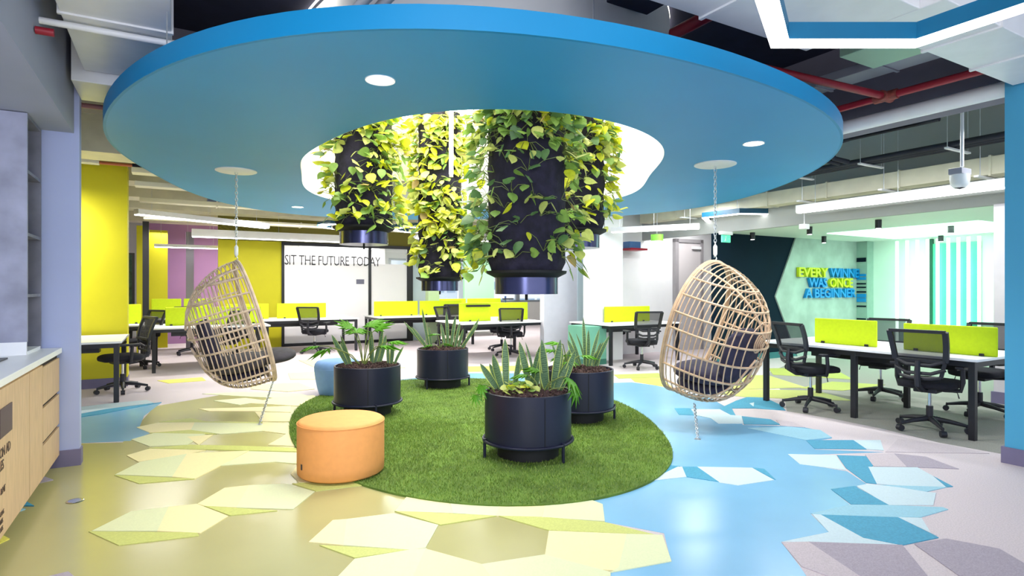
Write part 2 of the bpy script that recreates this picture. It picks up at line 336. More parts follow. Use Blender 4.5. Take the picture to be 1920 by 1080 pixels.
TL = [
 ('ice', [(1477,852),(1567,854),(1586,882),(1500,871)]), ('teal', [(1569,854),(1624,856),(1637,874),(1629,878),(1644,908),(1624,906),(1586,878)]),
 ('ice', [(1628,876),(1720,877),(1749,893),(1774,914),(1720,914),(1644,908)]), ('teal', [(1749,893),(1787,913),(1775,914)]),
 ('pale', [(1644,910),(1776,914),(1736,923)]), ('ice', [(1606,912),(1627,908),(1687,915),(1736,923),(1755,925),(1750,948),(1665,948)]),
 ('teal', [(1558,918),(1602,912),(1667,948),(1595,946)]), ('pale', [(1519,964),(1595,947),(1665,948),(1768,952),(1778,956),(1725,971),(1682,971),(1541,966)]),
 ('ice', [(1523,965),(1539,966),(1619,1010),(1687,1023),(1465,1017),(1554,999)]), ('teal', [(1539,966),(1684,971),(1760,1009),(1692,1023),(1619,1010)]),
 ('ice', [(1684,971),(1728,972),(1745,1000),(1757,1006)]), ('pink', [(1465,1018),(1516,1017),(1617,1080),(1640,1100),(1562,1085),(1503,1063)]),
 ('grey', [(1516,1017),(1692,1023),(1740,1082),(1760,1110),(1640,1100)]), ('grey', [(1714,1021),(1774,1011),(1874,1030),(1920,1057),(1980,1095),(1800,1082)]),
 ('grey', [(1676,851),(1736,857),(1798,880),(1700,876)]), ('pink', [(1622,853),(1676,851),(1700,876),(1638,875)]),
 ('pink', [(1684,824),(1780,835),(1855,851),(1660,848)]), ('teal', [(1511,826),(1600,826),(1625,843),(1527,842)]),
 ('pale', [(1400,803),(1480,801),(1538,807),(1560,821),(1511,826)]), ('ice', [(1600,826),(1651,826),(1657,845),(1625,843)]),
 ('teal', [(1247,872),(1275,875),(1222,901),(1200,905)]), ('ice', [(1214,903),(1271,876),(1279,876),(1288,895)]),
 ('teal', [(1279,876),(1309,876),(1352,905),(1287,895)]), ('ice', [(1307,876),(1410,878),(1451,901),(1384,911),(1350,906)]),
 ('teal', [(1410,878),(1433,880),(1455,901)]), ('teal', [(1265,766),(1294,766),(1301,779),(1273,778)]),
 ('ice', [(1296,768),(1349,768),(1370,779),(1390,780),(1394,795),(1347,795),(1333,785),(1305,779)]), ('teal', [(1351,766),(1372,766),(1379,779),(1371,779)]),
 ('teal', [(1391,781),(1445,787),(1464,797),(1395,796)]), ('teal', [(1380,752),(1404,744),(1432,745),(1464,760),(1473,770),(1413,766),(1350,766)]),
 ('ice', [(1405,757),(1414,755),(1413,763)]), ('pink', [(1455,788),(1487,792),(1510,802),(1464,799)]),
 ('lime', [(1300,704),(1440,704),(1512,727),(1290,733)]), ('olive', [(1440,691),(1560,690),(1600,712),(1450,703)]),
 ('lime', [(1300,734),(1380,730),(1530,733),(1600,752),(1400,745)]), ('olive', [(1500,728),(1560,716),(1660,722),(1580,733)]),
 ('olive', [(1151,703),(1235,700),(1240,708),(1160,710)]), ('yellow', [(1183,710),(1240,709),(1262,728),(1190,716)]),
 ('pink', [(1180,828+0),(1181,829),(1182,828.5)]),
 ('lime', [(166,998),(370,1000),(373,1006),(223,1024)]), ('mint', [(186,990),(246,960),(316,952),(295,997),(172,997)]),
 ('cream', [(316,952),(369,946),(428,969),(376,1001),(295,997)]), ('cream', [(370,946),(421,916),(467,911),(443,953),(383,950)]),
 ('mint', [(467,911),(538,908),(590,923),(550,956),(443,953)]), ('lime', [(383,950),(520,959),(432,968)]),
 ('lime', [(214,892),(365,899),(261,908)]), ('mint', [(216,891),(263,867),(351,851),(323,895)]),
 ('cream', [(351,851),(467,846),(414,874),(365,899),(323,895)]), ('mint', [(467,847),(562,850),(562,871),(516,867),(414,874)]),
 ('cream', [(237,855),(281,842),(386,845),(351,852),(260,867)]), ('lime', [(277,841),(358,835),(457,837),(562,841),(560,848),(386,844)]),
 ('mint', [(246,825),(288,813),(386,814),(351,835),(281,838)]), ('cream', [(351,820),(400,816),(372,835)]),
 ('cream', [(502,835),(529,820),(548,806),(560,838)]), ('lime', [(298,792),(358,785),(386,791),(492,792),(488,795),(365,793)]),
 ('cream', [(256,802),(298,793),(365,793),(358,807),(281,812)]), ('mint', [(365,793),(492,795),(492,809),(414,815),(358,807)]),
 ('lime', [(281,813),(358,807),(407,815)]), ('cream', [(492,792),(545,795),(548,816),(492,809)]),
 ('cream', [(372,767),(457,765),(545,762),(545,774),(478,772),(393,772)]), ('mint', [(379,739),(457,736),(562,739),(575,742),(560,749),(457,744)]),
 ('cream', [(478,773),(545,775),(543,791),(492,791)]), ('yellow', [(295,714),(379,708),(386,714),(316,719)]),
 ('cream', [(470,722),(560,718),(590,730),(540,735),(470,730)]), ('cream', [(540,700),(600,697),(590,712),(545,712)]),
 ('cream', [(520,745),(590,742),(595,752),(560,762),(470,757)]), ('mint', [(400,752),(460,747),(500,752),(450,760)]),
 ('cream', [(562,868),(590,880),(640,900),(640,912),(560,905),(545,890)]), ('lime', [(548,908),(660,902),(690,910),(592,922)]),
 ('cream', [(579,1018),(624,977),(650,975),(644,1024)]), ('mint', [(650,975),(738,964),(822,986),(798,1029),(770,1033),(644,1024)]),
 ('lime', [(599,1024),(768,1033),(665,1048)]), ('cream', [(740,960),(764,931),(841,938),(849,964)]),
 ('mint', [(841,935),(939,940),(931,969),(849,964)]), ('cream', [(939,940),(1025,938),(1016,971),(931,969)]),
 ('mint', [(1025,938),(1096,934),(1130,947),(1134,979),(1016,972)]), ('lime', [(740,960),(931,969),(826,986)]),
 ('lime', [(935,969),(1029,972),(1134,981),(1231,1005),(1029,996)]), ('cream', [(1029,997),(1175,1003),(1160,1072),(1020,1066),(1022,1041)]),
 ('mint', [(1175,1003),(1242,1005),(1259,1054),(1145,1075),(1160,1066)]), ('mint', [(665,1050),(768,1033),(800,1030),(762,1110),(608,1110)]),
 ('cream', [(798,1031),(903,1060),(940,1110),(762,1110)]), ('mint', [(903,1060),(1021,1042),(1145,1075),(1144,1130),(940,1110)]),
 ('grey', [(55,911),(72,891),(100,901)]), ('teal', [(28,950),(41,937),(64,950)]), ('pale', [(9,970),(28,952),(48,956)]),
 ('yellow', [(-20,1030),(0,1003),(18,1012)]), ('grey', [(60,1090),(128,1074),(150,1092)]),
 ('ice', [(120,768),(200,758),(275,751),(288,756),(200,768),(120,782)]), ('teal', [(120,783),(200,768),(288,757),(303,755),(262,763),(190,777),(120,787)]),
 ('yellow', [(860,688),(1010,686),(1050,694),(880,697)]), ('cream', [(560,676),(700,672),(760,690),(600,694)]),
]
zt = .0040
for kindt, poly in TL:
    if len(poly) == 3 and poly[0][0] == 1180: continue
    zt += .00004
    MB().prism([tuple(F(*p)[:2]) for p in poly], .0, zt).build('floor_tile', TILE[kindt], floor)
fb = MB().lathe([(.0, .006), (.035, .006), (.045, .0065), (.05, .004)], 20, F(141, 940)).build('floor_socket', CHROME, smooth=True)
tag(fb, 'small round chrome floor socket in the khaki floor beside the counter', 'floor socket')

# ------------------------------------------------------------------ ceiling and walls
struct('ceiling', boxAB(-9, 15, -5, 7.6, 3.9, 4.05), DARKC)
struct('ceiling_far', boxAB(-9, 15, 7.6, 22, 3.9, 4.05), CREAMC)
struct('wall_left', boxAB(-1.55, -1.43, 0.2, 5.83, 0, 3.9), LAV)
struct('wall_pilaster', boxAB(-1.43, -.655, 5.73, 5.83, 0, 3.9), LAV)
struct('baseboard_pilaster', boxAB(-.84, -.645, 5.715, 5.84, 0, .13), BASEG)
struct('trim_bulkhead', boxAB(-1.43, -.69, 0.2, 5.73, 2.62, 3.9), mat('bulkhead_paint', (166, 170, 190), .7, noise=.03, nscale=2))
struct('wall_far_left', boxAB(-9, -8.9, 5, 22, 0, 3.9), OLIVEW)
struct('wall_right', boxAB(14.9, 15, -5, 22, 0, 3.9), WHITE)
wb = MB(); boxAB(-9, 6.5, 20, 20.15, 0, 3.9, wb); boxAB(13.5, 15, 20, 20.15, 0, 3.9, wb); boxAB(6.5, 13.5, 20, 20.15, 0, .85, wb); boxAB(6.5, 13.5, 20, 20.15, 2.45, 3.9, wb)
struct('wall_back', wb, WHITE)
for i in range(4):
    a0 = 6.5+i*1.75
    f_ = MB(); boxAB(a0, a0+.08, 19.98, 20.1, .85, 2.45, f_); boxAB(a0+1.67, a0+1.75, 19.98, 20.1, .85, 2.45, f_)
    boxAB(a0, a0+1.75, 19.98, 20.1, .85, .92, f_); boxAB(a0, a0+1.75, 19.98, 20.1, 2.38, 2.45, f_)
    wn = struct('window_%d' % (i+1), f_, WINM)
    boxAB(a0+.08, a0+1.67, 20.03, 20.05, .92, 2.38).build('pane', GLASS, wn)
# city blocks beyond the window
for i, (a, b, ww, hh, c) in enumerate([(8.5, 60, 12, 6, (210, 214, 220)), (22, 70, 10, 9, (190, 200, 208)), (34, 66, 9, 5, (224, 220, 212))]):
    bd = MB(); boxAB(a, a+ww, b, b+8, -12, hh, bd)
    o = bd.build('far_building', mat('far_wall_%d' % i, c, .8, noise=.05, nscale=.3))
    tag(o, ['pale low office block outside the back window, left', 'tallest grey block outside the back window', 'cream low block outside the back window, right'][i], 'building')
    wmb = MB()
    for r in range(5):
        for k in range(6): boxAB(a+.6+k*ww/6.3, a+.6+k*ww/6.3+ww/9, b-.08, b, hh-1.6-r*2.2, hh-.6-r*2.2, wmb)
    wo = wmb.build('window_row', mat('far_glass', (110, 140, 165), .2), o); wo['kind'] = 'stuff'
# left side walls
struct('wall_chartreuse', boxAB(-3.4, -.59, 10.0, 10.3, 0, 3.14), OLIVEW)
struct('baseboard_chartreuse', boxAB(-3.4, -.585, 9.985, 10.31, 0, .13), BASEG)
struct('wall_chartreuse_far', boxAB(.85, 2.2, 14.86, 15.0, 0, 3.0), OLIVEW)
struct('wall_mauve', boxAB(-.6, 1.6, 17, 17.12, 0, 3.0), PURP)
struct('trim_green_post', boxAB(-.72, -.50, 15.0, 15.1, 0, 2.75), OLIVEW)
struct('trim_green_panel', boxAB(-.55, -.15, 16.0, 16.1, 0, 2.75), OLIVEW)
struct('trim_black_post', boxAB(-.57, -.46, 14.0, 14.1, 0, 2.75), BLACKM)
struct('trim_grey_post', boxAB(.22, .38, 15.5, 15.65, 0, 2.7), mat('grey_post', (120, 116, 130), .6))
wd = struct('window_left', boxAB(-1.35, -.80, 15.9, 15.98, .95, 2.2), BLACKM)
boxAB(-1.3, -.85, 15.88, 15.9, 1.0, 2.15).build('pane', mat('dark_pane', (40, 66, 66), .1, noise=.5, nscale=9), wd)
# centre and right walls
struct('wall_grey_centre', boxAB(6.43, 7.25, 9.9, 10.05, 0, 3.9), mat('light_grey_wall', (212, 212, 222), .6, noise=.02))
struct('wall_pale_blue', boxAB(7.25, 7.9, 9.88, 10.05, 0, 3.9), LBLUE)
struct('trim_white_column', boxAB(7.03, 7.62, 8.9, 9.4, 0, 3.9), WHITE)
struct('wall_white_right', boxAB(7.9, 11.6, 9.56, 9.7, 0, 3.9), WHITE)
struct('wall_teal', boxAB(8.72, 12.0, 7.56, 7.68, 0, 2.43), TEALW)
struct('baseboard_teal', boxAB(8.72, 13.3, 7.54, 7.57, 0, .12), mat('teal_skirting', (44, 110, 116), .5))
pc = [(a_at(1493, 7.56), .0), (13.45, .0), (13.45, 2.43), (a_at(1490, 7.56), 2.43), (a_at(1452, 7.56), 1.23)]   # concrete panel with an arrow-shaped edge
q = MB(); q.prism([(p[0], p[1]) for p in pc], 0, .03)
q.v = [tuple(AB(x, 7.56-z, y)) for x, y, z in q.v]; q.f = [tuple(reversed(f)) for f in q.f]
struct('wall_concrete_panel', q, CONCW)
struct('wall_concrete_backing', boxAB(12.0, 13.45, 7.56, 7.68, 0, 2.43), CONCW)
struct('wall_alcove_right', boxAB(13.45, 13.57, 1.0, 7.68, 0, 2.43), MINTW)
struct('ceiling_alcove', boxAB(8.80, 13.57, 1.0, 7.68, 2.43, 2.5), mat('alcove_ceiling_paint', (226, 240, 228), .6))
struct('trim_fascia', boxAB(8.72, 8.80, 1.0, 9.56, 2.42, 3.9), FASC)
struct('trim_pier', boxAB(8.66, 9.05, 2.95, 3.28, 0, 2.42), mat('pier_grey', (206, 200, 206), .6, noise=.02))
struct('baseboard_pier', boxAB(8.64, 9.07, 2.93, 3.30, 0, .14), BASEG)
struct('trim_black_frame', boxAB(8.66, 8.74, 2.72, 2.83, 0, 2.42), BLACKM)
struct('wall_right_white', boxAB(8.70, 8.80, 1.0, 2.72, 0, 2.42), WHITE)
struct('wall_blue_column', boxAB(5.765, 6.25, .5, 2.11, 0, 3.9), COLBL)
struct('baseboard_blue_column', boxAB(5.75, 6.265, .49, 2.13, 0, .13), BASEG)
# graphic column between the concrete panel and the mint wall
colg = struct('trim_graphic_column', boxAB(13.2, 13.45, 7.30, 7.56, 0, 2.43), mat('graphic_column', (150, 180, 168), .6, noise=.04))
for z, hh, c in [(1.98, .09, TEALW), (1.66, .05, SIGNB), (1.58, .06, SIGNB), (1.48, .03, TEALW), (1.40, .03, TEALW), (1.30, .03, TEALW), (1.19, .08, SIGNB), (1.09, .09, SIGNB), (.98, .03, TEALW), (.70, .03, TEALW), (.63, .03, TEALW), (.56, .03, TEALW)]:
    boxAB(13.185, 13.2, 7.32, 7.52, z, z+hh).build('graphic_bar', c, colg)
# white door in the right wall
struct('door_1', boxAB(9.72, 10.42, 9.50, 9.56, 0, 2.42), DOORG)
dfm = MB(); boxAB(9.62, 9.72, 9.47, 9.56, 0, 2.50, dfm); boxAB(10.42, 10.50, 9.47, 9.56, 0, 2.50, dfm); boxAB(9.62, 10.50, 9.47, 9.56, 2.42, 2.50, dfm)
struct('trim_door', dfm, DFRAME)
tag(boxAB(10.15, 10.40, 9.44, 9.50, 2.28, 2.34).build('door_closer', WHITEM), 'white door closer box on top of the grey door', 'door closer')
# frosted glass front of the meeting room
gf = MB()
for a0, a1 in ((2.2, 2.26), (4.29, 4.36), (5.32, 5.48)): boxAB(a0, a1, 14.82, 14.90, 0, 2.48, gf)
boxAB(2.2, 5.48, 14.82, 14.90, 2.42, 2.50, gf); boxAB(2.2, 5.48, 14.82, 14.90, 0, .07, gf)
gw = struct('window_meeting_room', gf, BLACKM)
for a0, a1 in ((2.26, 4.29), (4.36, 5.32)):
    boxAB(a0, a1, 14.85, 14.862, .07, 2.02).build('frosted_pane', FROST, gw)
    boxAB(a0, a1, 14.85, 14.862, 2.02, 2.42).build('clear_pane', GLASS, gw)
boxAB(3.98, 4.18, 14.84, 14.85, 1.50, 1.62).build('room_sign', mat('sign_slate', (110, 110, 130), .5), gw)
struct('wall_meeting_room', boxAB(2.2, 5.6, 17.6, 17.7, 0, 3.0), WHITE)
struct('ceiling_meeting_room', boxAB(2.2, 5.6, 14.95, 17.7, 2.62, 2.7), CREAMC)
struct('trim_olive_bulkhead', boxAB(.85, 5.6, 14.86, 15.0, 2.5, 3.9), mat('olive_bulkhead', (120, 112, 40), .7))
# the right edge: frosted wing and pale green post
struct('wall_glass_wing', boxAB(5.48, 6.1, 14.9, 14.95, 0, 2.42), LBLUE)
struct('trim_pale_green_post', boxAB(5.55, 5.85, 13.9, 14.1, 0, 1.42), mat('pale_green_post', (196, 222, 176), .6))
struct('wall_mint_far', boxAB(8.2, 9.3, 17.4, 17.5, 0, 3.0), mat('mint_far_wall', (150, 206, 160), .6))

# lettering on the glass and the concrete wall
def facing(a, b, z):          # local x along V, local y up, facing the viewer
    M = Matrix(((VX, 0, -UX, 0), (VY, 0, -UY, 0), (0, 1, 0, 0), (0, 0, 0, 1))); p = AB(a, b, z)
    M[0][3], M[1][3], M[2][3] = p; return M
lt = text_mesh('SIT THE FUTURE TODAY', .34, .008, BLACKT, 'glass_lettering', None, facing(2.27, 14.835, 1.96), .92); fit_width(lt, 2.33)
lt['label'] = 'thin black capital lettering across the frosted glass'; lt['category'] = 'lettering'
sg = empty('wall_sign', AB(10.2, 7.5, 1.1), 0, 'yellow and blue raised slogan letters on the concrete wall', 'sign')
def word(t, p0, p1, z, m):
    a = a_at(p0, 7.49); o = text_mesh(t, .27, .06, m, 'word', None, facing(a, 7.49, z), .95, .006); fit_width(o, a_at(p1, 7.49)-a)
    Mw = o.matrix_basis.copy(); o.parent = sg; o.matrix_local = Matrix.Translation(-Vector(sg.location)) @ Mw; return o
word('EVERY', 1496, 1551, 1.635, SIGNY); word('WINNER', 1555, 1618, 1.635, SIGNB)
word('WAS', 1515, 1549, 1.42, SIGNB); word('ONCE', 1554, 1597, 1.42, SIGNY)
word('A BEGINNER', 1508, 1603, 1.20, SIGNB)

# ------------------------------------------------------------------ ceiling disc with its lit opening
OC, OCO = (-.45, 6.3), [3.8569, .0146, .6867, -.1818, -.121, .0931, .1633, -.12, -.0042, .0096, -.0862, .0083, .0125]
HC, HCO = (-.49, 6.4), [2.3033, .1155, .4148, -.3119, -.181, -.0114, .0757, -.0813, .0348, -.0023, -.0509]
N_ = 128
outer = fourier(OC, OCO, N_); hole_ = fourier(HC, HCO, N_)
zd, zt_ = 2.65, 2.77
disc = empty('ceiling_disc', (-.45, 6.3, zt_), 0, 'huge blue suspended ceiling ring with an oval lit opening', 'ceiling ring')
def ring(lo, li, z0, z1, flip=False):
    m = MB(); n = len(lo); vs = [(p[0]+.45, p[1]-6.3, z) for z in (z0-zt_, z1-zt_) for L_ in (lo, li) for p in L_]; fs = []
    for i in range(n):
        j = (i+1) % n
        fs += [(i, n+i, n+j, j), (2*n+i, 2*n+j, 3*n+j, 3*n+i), (i, j, 2*n+j, 2*n+i), (n+i, 3*n+i, 3*n+j, n+j)]
    m.add(vs, fs); return m
inner_edge = fourier(OC, OCO, N_, -.02)
sof = ring(inner_edge, hole_, zd, zt_-.002).build('soffit', DISCB, disc)
edg = ring(outer, inner_edge, zd, zt_).build('edge_band', DISCR, disc, smooth=True)
shaft_o = fourier(HC, HCO, N_, .05)
shf = ring(shaft_o, fourier(HC, HCO, N_, -.004), zd+.001, 3.86).build('light_well', WHITE, disc, smooth=True)
top = MB().prism([(p[0]+.45, p[1]-6.3) for p in shaft_o], 3.86-zt_, 3.89-zt_).build('luminous_panel', LEDW, disc)
for p in ((.5, 3.6), (-2.6, 4.2), (2.4, 7.2), (-3.4, 7.6), (0, 9.6), (-2.0, 3.4)):
    MB().tube([(p[0]+.45, p[1]-6.3, 0), (p[0]+.45, p[1]-6.3, 3.9-zt_)], .004, 6).build('hanger_rod', SILVER, disc)
def downlight(px, py, r, lab):
    c = F(px, py, zd); e = empty('downlight', (c.x, c.y, zd), 0, lab, 'ceiling light', 'downlights in the blue ceiling ring')
    MB().lathe([(r*1.0, .0), (r*1.12, -.003), (r*1.18, -.006), (r*1.2, .0)], 32).build('trim_ring', WHITEM, e, smooth=True)
    MB().lathe([(0, -.004), (r, -.004), (r, .0)], 32).build('lens', DLIGHT, e)
    l = bpy.data.lights.new('downlight_lamp', 'SPOT'); l.energy = 120; l.spot_size = 2.2; l.spot_blend = .8; l.shadow_soft_size = r
    o = bpy.data.objects.new('downlight_lamp', l); COL.objects.link(o); o.location = (c.x, c.y, zd-.03)
downlight(713, 150, .075, 'largest bright downlight in the blue ring, upper left of the opening')
downlight(1413, 269, .075, 'bright downlight in the right side of the blue ring')
downlight(558, 388, .075, 'smallest bright downlight in the far left of the blue ring')
# vertical LED tubes hanging inside the opening
def vtube(px, Y, z0, lab):
    X = (px-960)/FPX*Y; e = empty('led_tube', (X, Y, z0), 0, lab, 'tube light', 'vertical tubes in the lit opening')
    MB().tube([(0, 0, 0), (0, 0, 3.85-z0)], .026, 12).build('diffuser', LED, e, smooth=True)
    MB().tube([(0, 0, -.03), (0, 0, 0)], .026, 12).build('end_cap', SILVER, e, smooth=True)
vtube(880, 7.4, 2.23, 'longer bright vertical tube light between the hanging plant columns')
vtube(846, 7.4, 2.83, 'shorter bright vertical tube light in front of the rear plant column')

# ------------------------------------------------------------------ turf
GC, GCO = (-.48, 6.0), [2.225, .0562, .3717, -.3551, -.2593, .0127, -.0219, -.007, .0499]
gp = fourier(GC, GCO, 128)
turf = empty('turf_mat', (GC[0], GC[1], 0), 0, 'oval artificial grass mat in the middle of the floor', 'grass mat')
MB().prism([(p[0]-GC[0], p[1]-GC[1]) for p in gp], .0, .016).build('backing', GRASS, turf)
gb = MB(); rg = random.Random(3)
def gr_r(t):
    r = GCO[0]
    for k in range(4): r += GCO[1+2*k]*math.cos((k+1)*t)+GCO[2+2*k]*math.sin((k+1)*t)
    return r
NB = 90000
for i in range(NB):
    t = rg.uniform(0, 2*PI); r = gr_r(t)*math.sqrt(rg.random()); x, y = r*math.cos(t), r*math.sin(t)
    hgt = rg.uniform(.012, .026); a = rg.uniform(0, PI); dx, dy = math.cos(a)*.0028, math.sin(a)*.0028
    lx, ly = rg.uniform(-.014, .014), rg.uniform(-.014, .014)
    gb.v += [(x-dx, y-dy, .015), (x+dx, y+dy, .015), (x+lx, y+ly, .015+hgt)]
    n = len(gb.v); gb.f.append((n-3, n-2, n-1)); gb.m.append((0, 0, 1, 2)[rg.randrange(4)])
gbo = gb.build('grass_blades', BLADE, turf); gbo['kind'] = 'stuff'

# ------------------------------------------------------------------ planters
def make_planter(loc, lab, rz, leg0):
    e = empty('planter', loc, rz, lab, 'planter', 'round dark metal planters on the turf')
    R = .36
    MB().lathe([(0, .135), (R, .135), (R, .53), (R-.008, .535), (R-.016, .53), (R-.016, .47), (0, .47)], 48).build('drum_body', PLANTB, e, smooth=True)
    MB().tube([((R+.012)*math.cos(t), (R+.012)*math.sin(t), .135) for t in [2*PI*i/48 for i in range(48)]], .012, 8, closed=True).build('base_ring', PLANTB, e, smooth=True)
    MB().lathe([(.25, .0), (.255, .002), (.255, .135)], 40).build('inner_drum', PLANTD, e, smooth=True)
    MB().bar((0, -R-.003, .14), (0, -R-.003, .52), .006, .002).build('seam', PLANTD, e)
    for k in range(3):
        a = leg0-rz+k*2*PI/3; MB().tube([((R+.012)*math.cos(a), (R+.012)*math.sin(a), -.0), ((R+.012)*math.cos(a), (R+.012)*math.sin(a), .155)], .013, 10).build('leg', PLANTB, e, smooth=True)
    s = MB(); rr = random.Random(int(loc[0]*100))
    vs = [(0, 0, .52)]; nr, na = 9, 36
    for i in range(1, nr+1):
        for j in range(na):
            r = (R-.017)*i/nr; vs.append((r*math.cos(2*PI*j/na), r*math.sin(2*PI*j/na), .50+.045*(1-(i/nr)**2)+rr.uniform(-.012, .012)))
    fs = [(0, 1+j, 1+(j+1) % na) for j in range(na)]
    for i in range(nr-1):
        for j in range(na): fs.append((1+i*na+j, 1+(i+1)*na+j, 1+(i+1)*na+(j+1) % na, 1+i*na+(j+1) % na))
    s.add(vs, fs)
    for i in range(420):      # clods and bark chips
        t = rr.uniform(0, 2*PI); r = (R-.04)*math.sqrt(rr.random()); c = (r*math.cos(t), r*math.sin(t), .51+.04*(1-(r/R)**2))
        s.box(c, (rr.uniform(.01, .035), rr.uniform(.01, .03), rr.uniform(.008, .02)), 0, Euler((rr.uniform(0, 3), rr.uniform(0, 3), rr.uniform(0, 3))).to_matrix())
    so = s.build('soil', SOIL, e); so['kind'] = 'stuff'
    return e
ZG = .018
PL = {'front': (.133, 4.89), 'right': (.71, 6.2), 'left': (-1.60, 6.5), 'back': (-.98, 8.3)}
make_planter((*PL['front'], ZG), 'nearest dark planter, in front on the turf', .35, -.75)
make_planter((*PL['right'], ZG), 'dark planter on the right, partly behind the nearest one', .15, 0.0)
make_planter((*PL['left'], ZG), 'dark planter on the left, behind the orange pouf', .25, -1.1)
make_planter((*PL['back'], ZG), 'farthest and smallest-looking dark planter at the back of the turf', .3, -2.06)

# snake plants: every leaf a part
def snake_leaf_mesh(L, wd, bend, curl):
    m = MB(); n = 9; vs = []
    for i in range(n+1):
        t = i/n; wv = wd*(.45+.75*t)*(1-t**3)**.8 if t < 1 else 0
        wv = max(wv, .0005); z = L*t; y = bend*t*t
        for k, s in enumerate((-1, -.82, 0, .82, 1)): vs.append((s*wv/2, y+curl*abs(s)*wv*.6, z))
    fs = []; mi = []
    for i in range(n):
        for k in range(4):
            fs.append((i*5+k, i*5+k+1, (i+1)*5+k+1, (i+1)*5+k)); mi.append(1 if k in (0, 3) else 0)
    m.add(vs, fs); m.m = mi
    return m.mesh('leaf', [SNK_IN, SNK_ED], True)
SNK = [snake_leaf_mesh(1.0, .15, .05, .25), snake_leaf_mesh(1.0, .17, .14, .3), snake_leaf_mesh(1.0, .12, .22, .2)]
def place_leaf(me, par, loc, s, rz, tilt, sx=None, name='leaf', roll=0):
    o = bpy.data.objects.new(name, me); COL.objects.link(o); o.parent = par; o.location = loc
    o.rotation_euler = Euler((tilt, roll, rz), 'XYZ'); o.scale = (sx or s, s, s) if True else None
    return o
def snake_plant(base, leaves, lab, grp):
    wk = .56 if base[1] < 5.5 else .43
    # leaves: (dx, dy, length, lean_x(rad, to the right), face turn)
    e = empty('snake_plant', base, 0, lab, 'plant', grp)
    rr = random.Random(int(abs(base[0])*997))
    for dx, dy, L, lean, turn in leaves:
        o = bpy.data.objects.new('leaf', rr.choice(SNK)); COL.objects.link(o); o.parent = e
        o.location = (dx, dy, -.03); o.scale = (wk, wk, L)
        o.rotation_euler = (Matrix.Rotation(lean, 3, 'Y') @ Matrix.Rotation(rr.uniform(-.15, .15), 3, 'X') @ Matrix.Rotation(turn, 3, 'Z')).to_euler()
    return e
G_S = 'snake plants in the turf planters'
X0, Y0 = PL['front']; Z0 = .55
snake_plant((X0-.20, Y0-.02, Z0), [(.02, 0, .46, -.02, .1), (-.03, .03, .30, -.55, .5), (.0, -.02, .34, -.38, -.4), (.07, .01, .33, .30, .3), (-.02, .05, .26, -.2, .8), (.06, .05, .30, .14, -.8)],
            'snake plant at the left of the nearest planter', G_S)
snake_plant((X0+.03, Y0+.08, Z0), [(0, 0, .44, -.22, .2), (.02, 0, .42, .08, 1.0), (.04, .02, .28, .12, .4), (.0, .0, .40, .02, -.7)],
            'snake plant with two tall thin leaves in the middle of the nearest planter', G_S)
snake_plant((X0+.16, Y0-.05, Z0), [(0, 0, .46, -.10, .1), (.04, .02, .46, .14, -.2), (.09, 0, .40, .50, .5), (.02, .05, .34, .0, .9), (.05, -.02, .30, .32, -.5), (-.02, .03, .40, -.05, .5), (.04, .06, .38, .24, 0), (.0, -.04, .22, -.16, .6)],
            'broad snake plant at the right of the nearest planter', G_S)
X0, Y0 = PL['right']
snake_plant((X0+.06, Y0+.0, Z0), [(0, 0, .58, .02, .1), (-.03, .02, .44, -.22, .4), (.04, 0, .46, .22, -.3), (.08, .02, .42, .46, .4), (.02, .05, .40, -.08, .9), (.05, .04, .34, .34, -.8), (-.04, 0, .36, -.36, .2), (.10, .0, .24, .05, .3), (.02, -.04, .44, .12, .6), (.12, .03, .30, .18, 0)],
            'dense tall snake plant in the right planter', G_S)
snake_plant((X0-.20, Y0+.05, Z0), [(0, 0, .28, -.15, .4), (.02, 0, .26, .35, -.3), (.01, .03, .22, 0, .8)], 'small dark snake plant at the left of the right planter', G_S)
X0, Y0 = PL['left']
snake_plant((X0-.20, Y0-.03, Z0), [(0, 0, .42, -.50, .2), (.03, .02, .38, -.36, -.5), (.02, 0, .30, -.2, .8)], 'leaning snake plant at the left of the left planter', G_S)
snake_plant((X0+.05, Y0+.03, Z0), [(0, 0, .42, -.06, .2), (.04, 0, .44, .12, -.3), (.06, .04, .36, .28, .6), (-.02, .02, .38, .03, 1.0), (.02, -.03, .28, .2, 0)], 'upright snake plant in the middle of the left planter', G_S)
snake_plant((X0+.25, Y0+.05, Z0), [(0, 0, .28, .12, .4), (.03, 0, .24, .25, -.4), (-.03, 0, .26, -.05, .1)], 'short snake plant at the right edge of the left planter', G_S)
X0, Y0 = PL['back']
snake_plant((X0-.20, Y0, Z0), [(0, 0, .56, -.72, .2), (.02, .0, .62, -.26, -.2), (0, .03, .42, -.6, .5), (.05, 0, .36, -.12, .8)], 'snake plant leaning far left in the back planter', G_S)
snake_plant((X0+.08, Y0, Z0), [(0, 0, .56, -.04, .2), (.03, 0, .50, .10, -.3), (-.04, 0, .40, -.12, .6), (.08, .03, .40, .22, .3)], 'upright snake plant in the middle of the back planter', G_S)
snake_plant((X0+.24, Y0, Z0), [(0, 0, .46, .62, .2), (.02, 0, .52, .50, -.4), (-.03, 0, .32, .30, .5), (.03, .02, .30, .45, .1)], 'snake plant leaning right in the back planter', G_S)

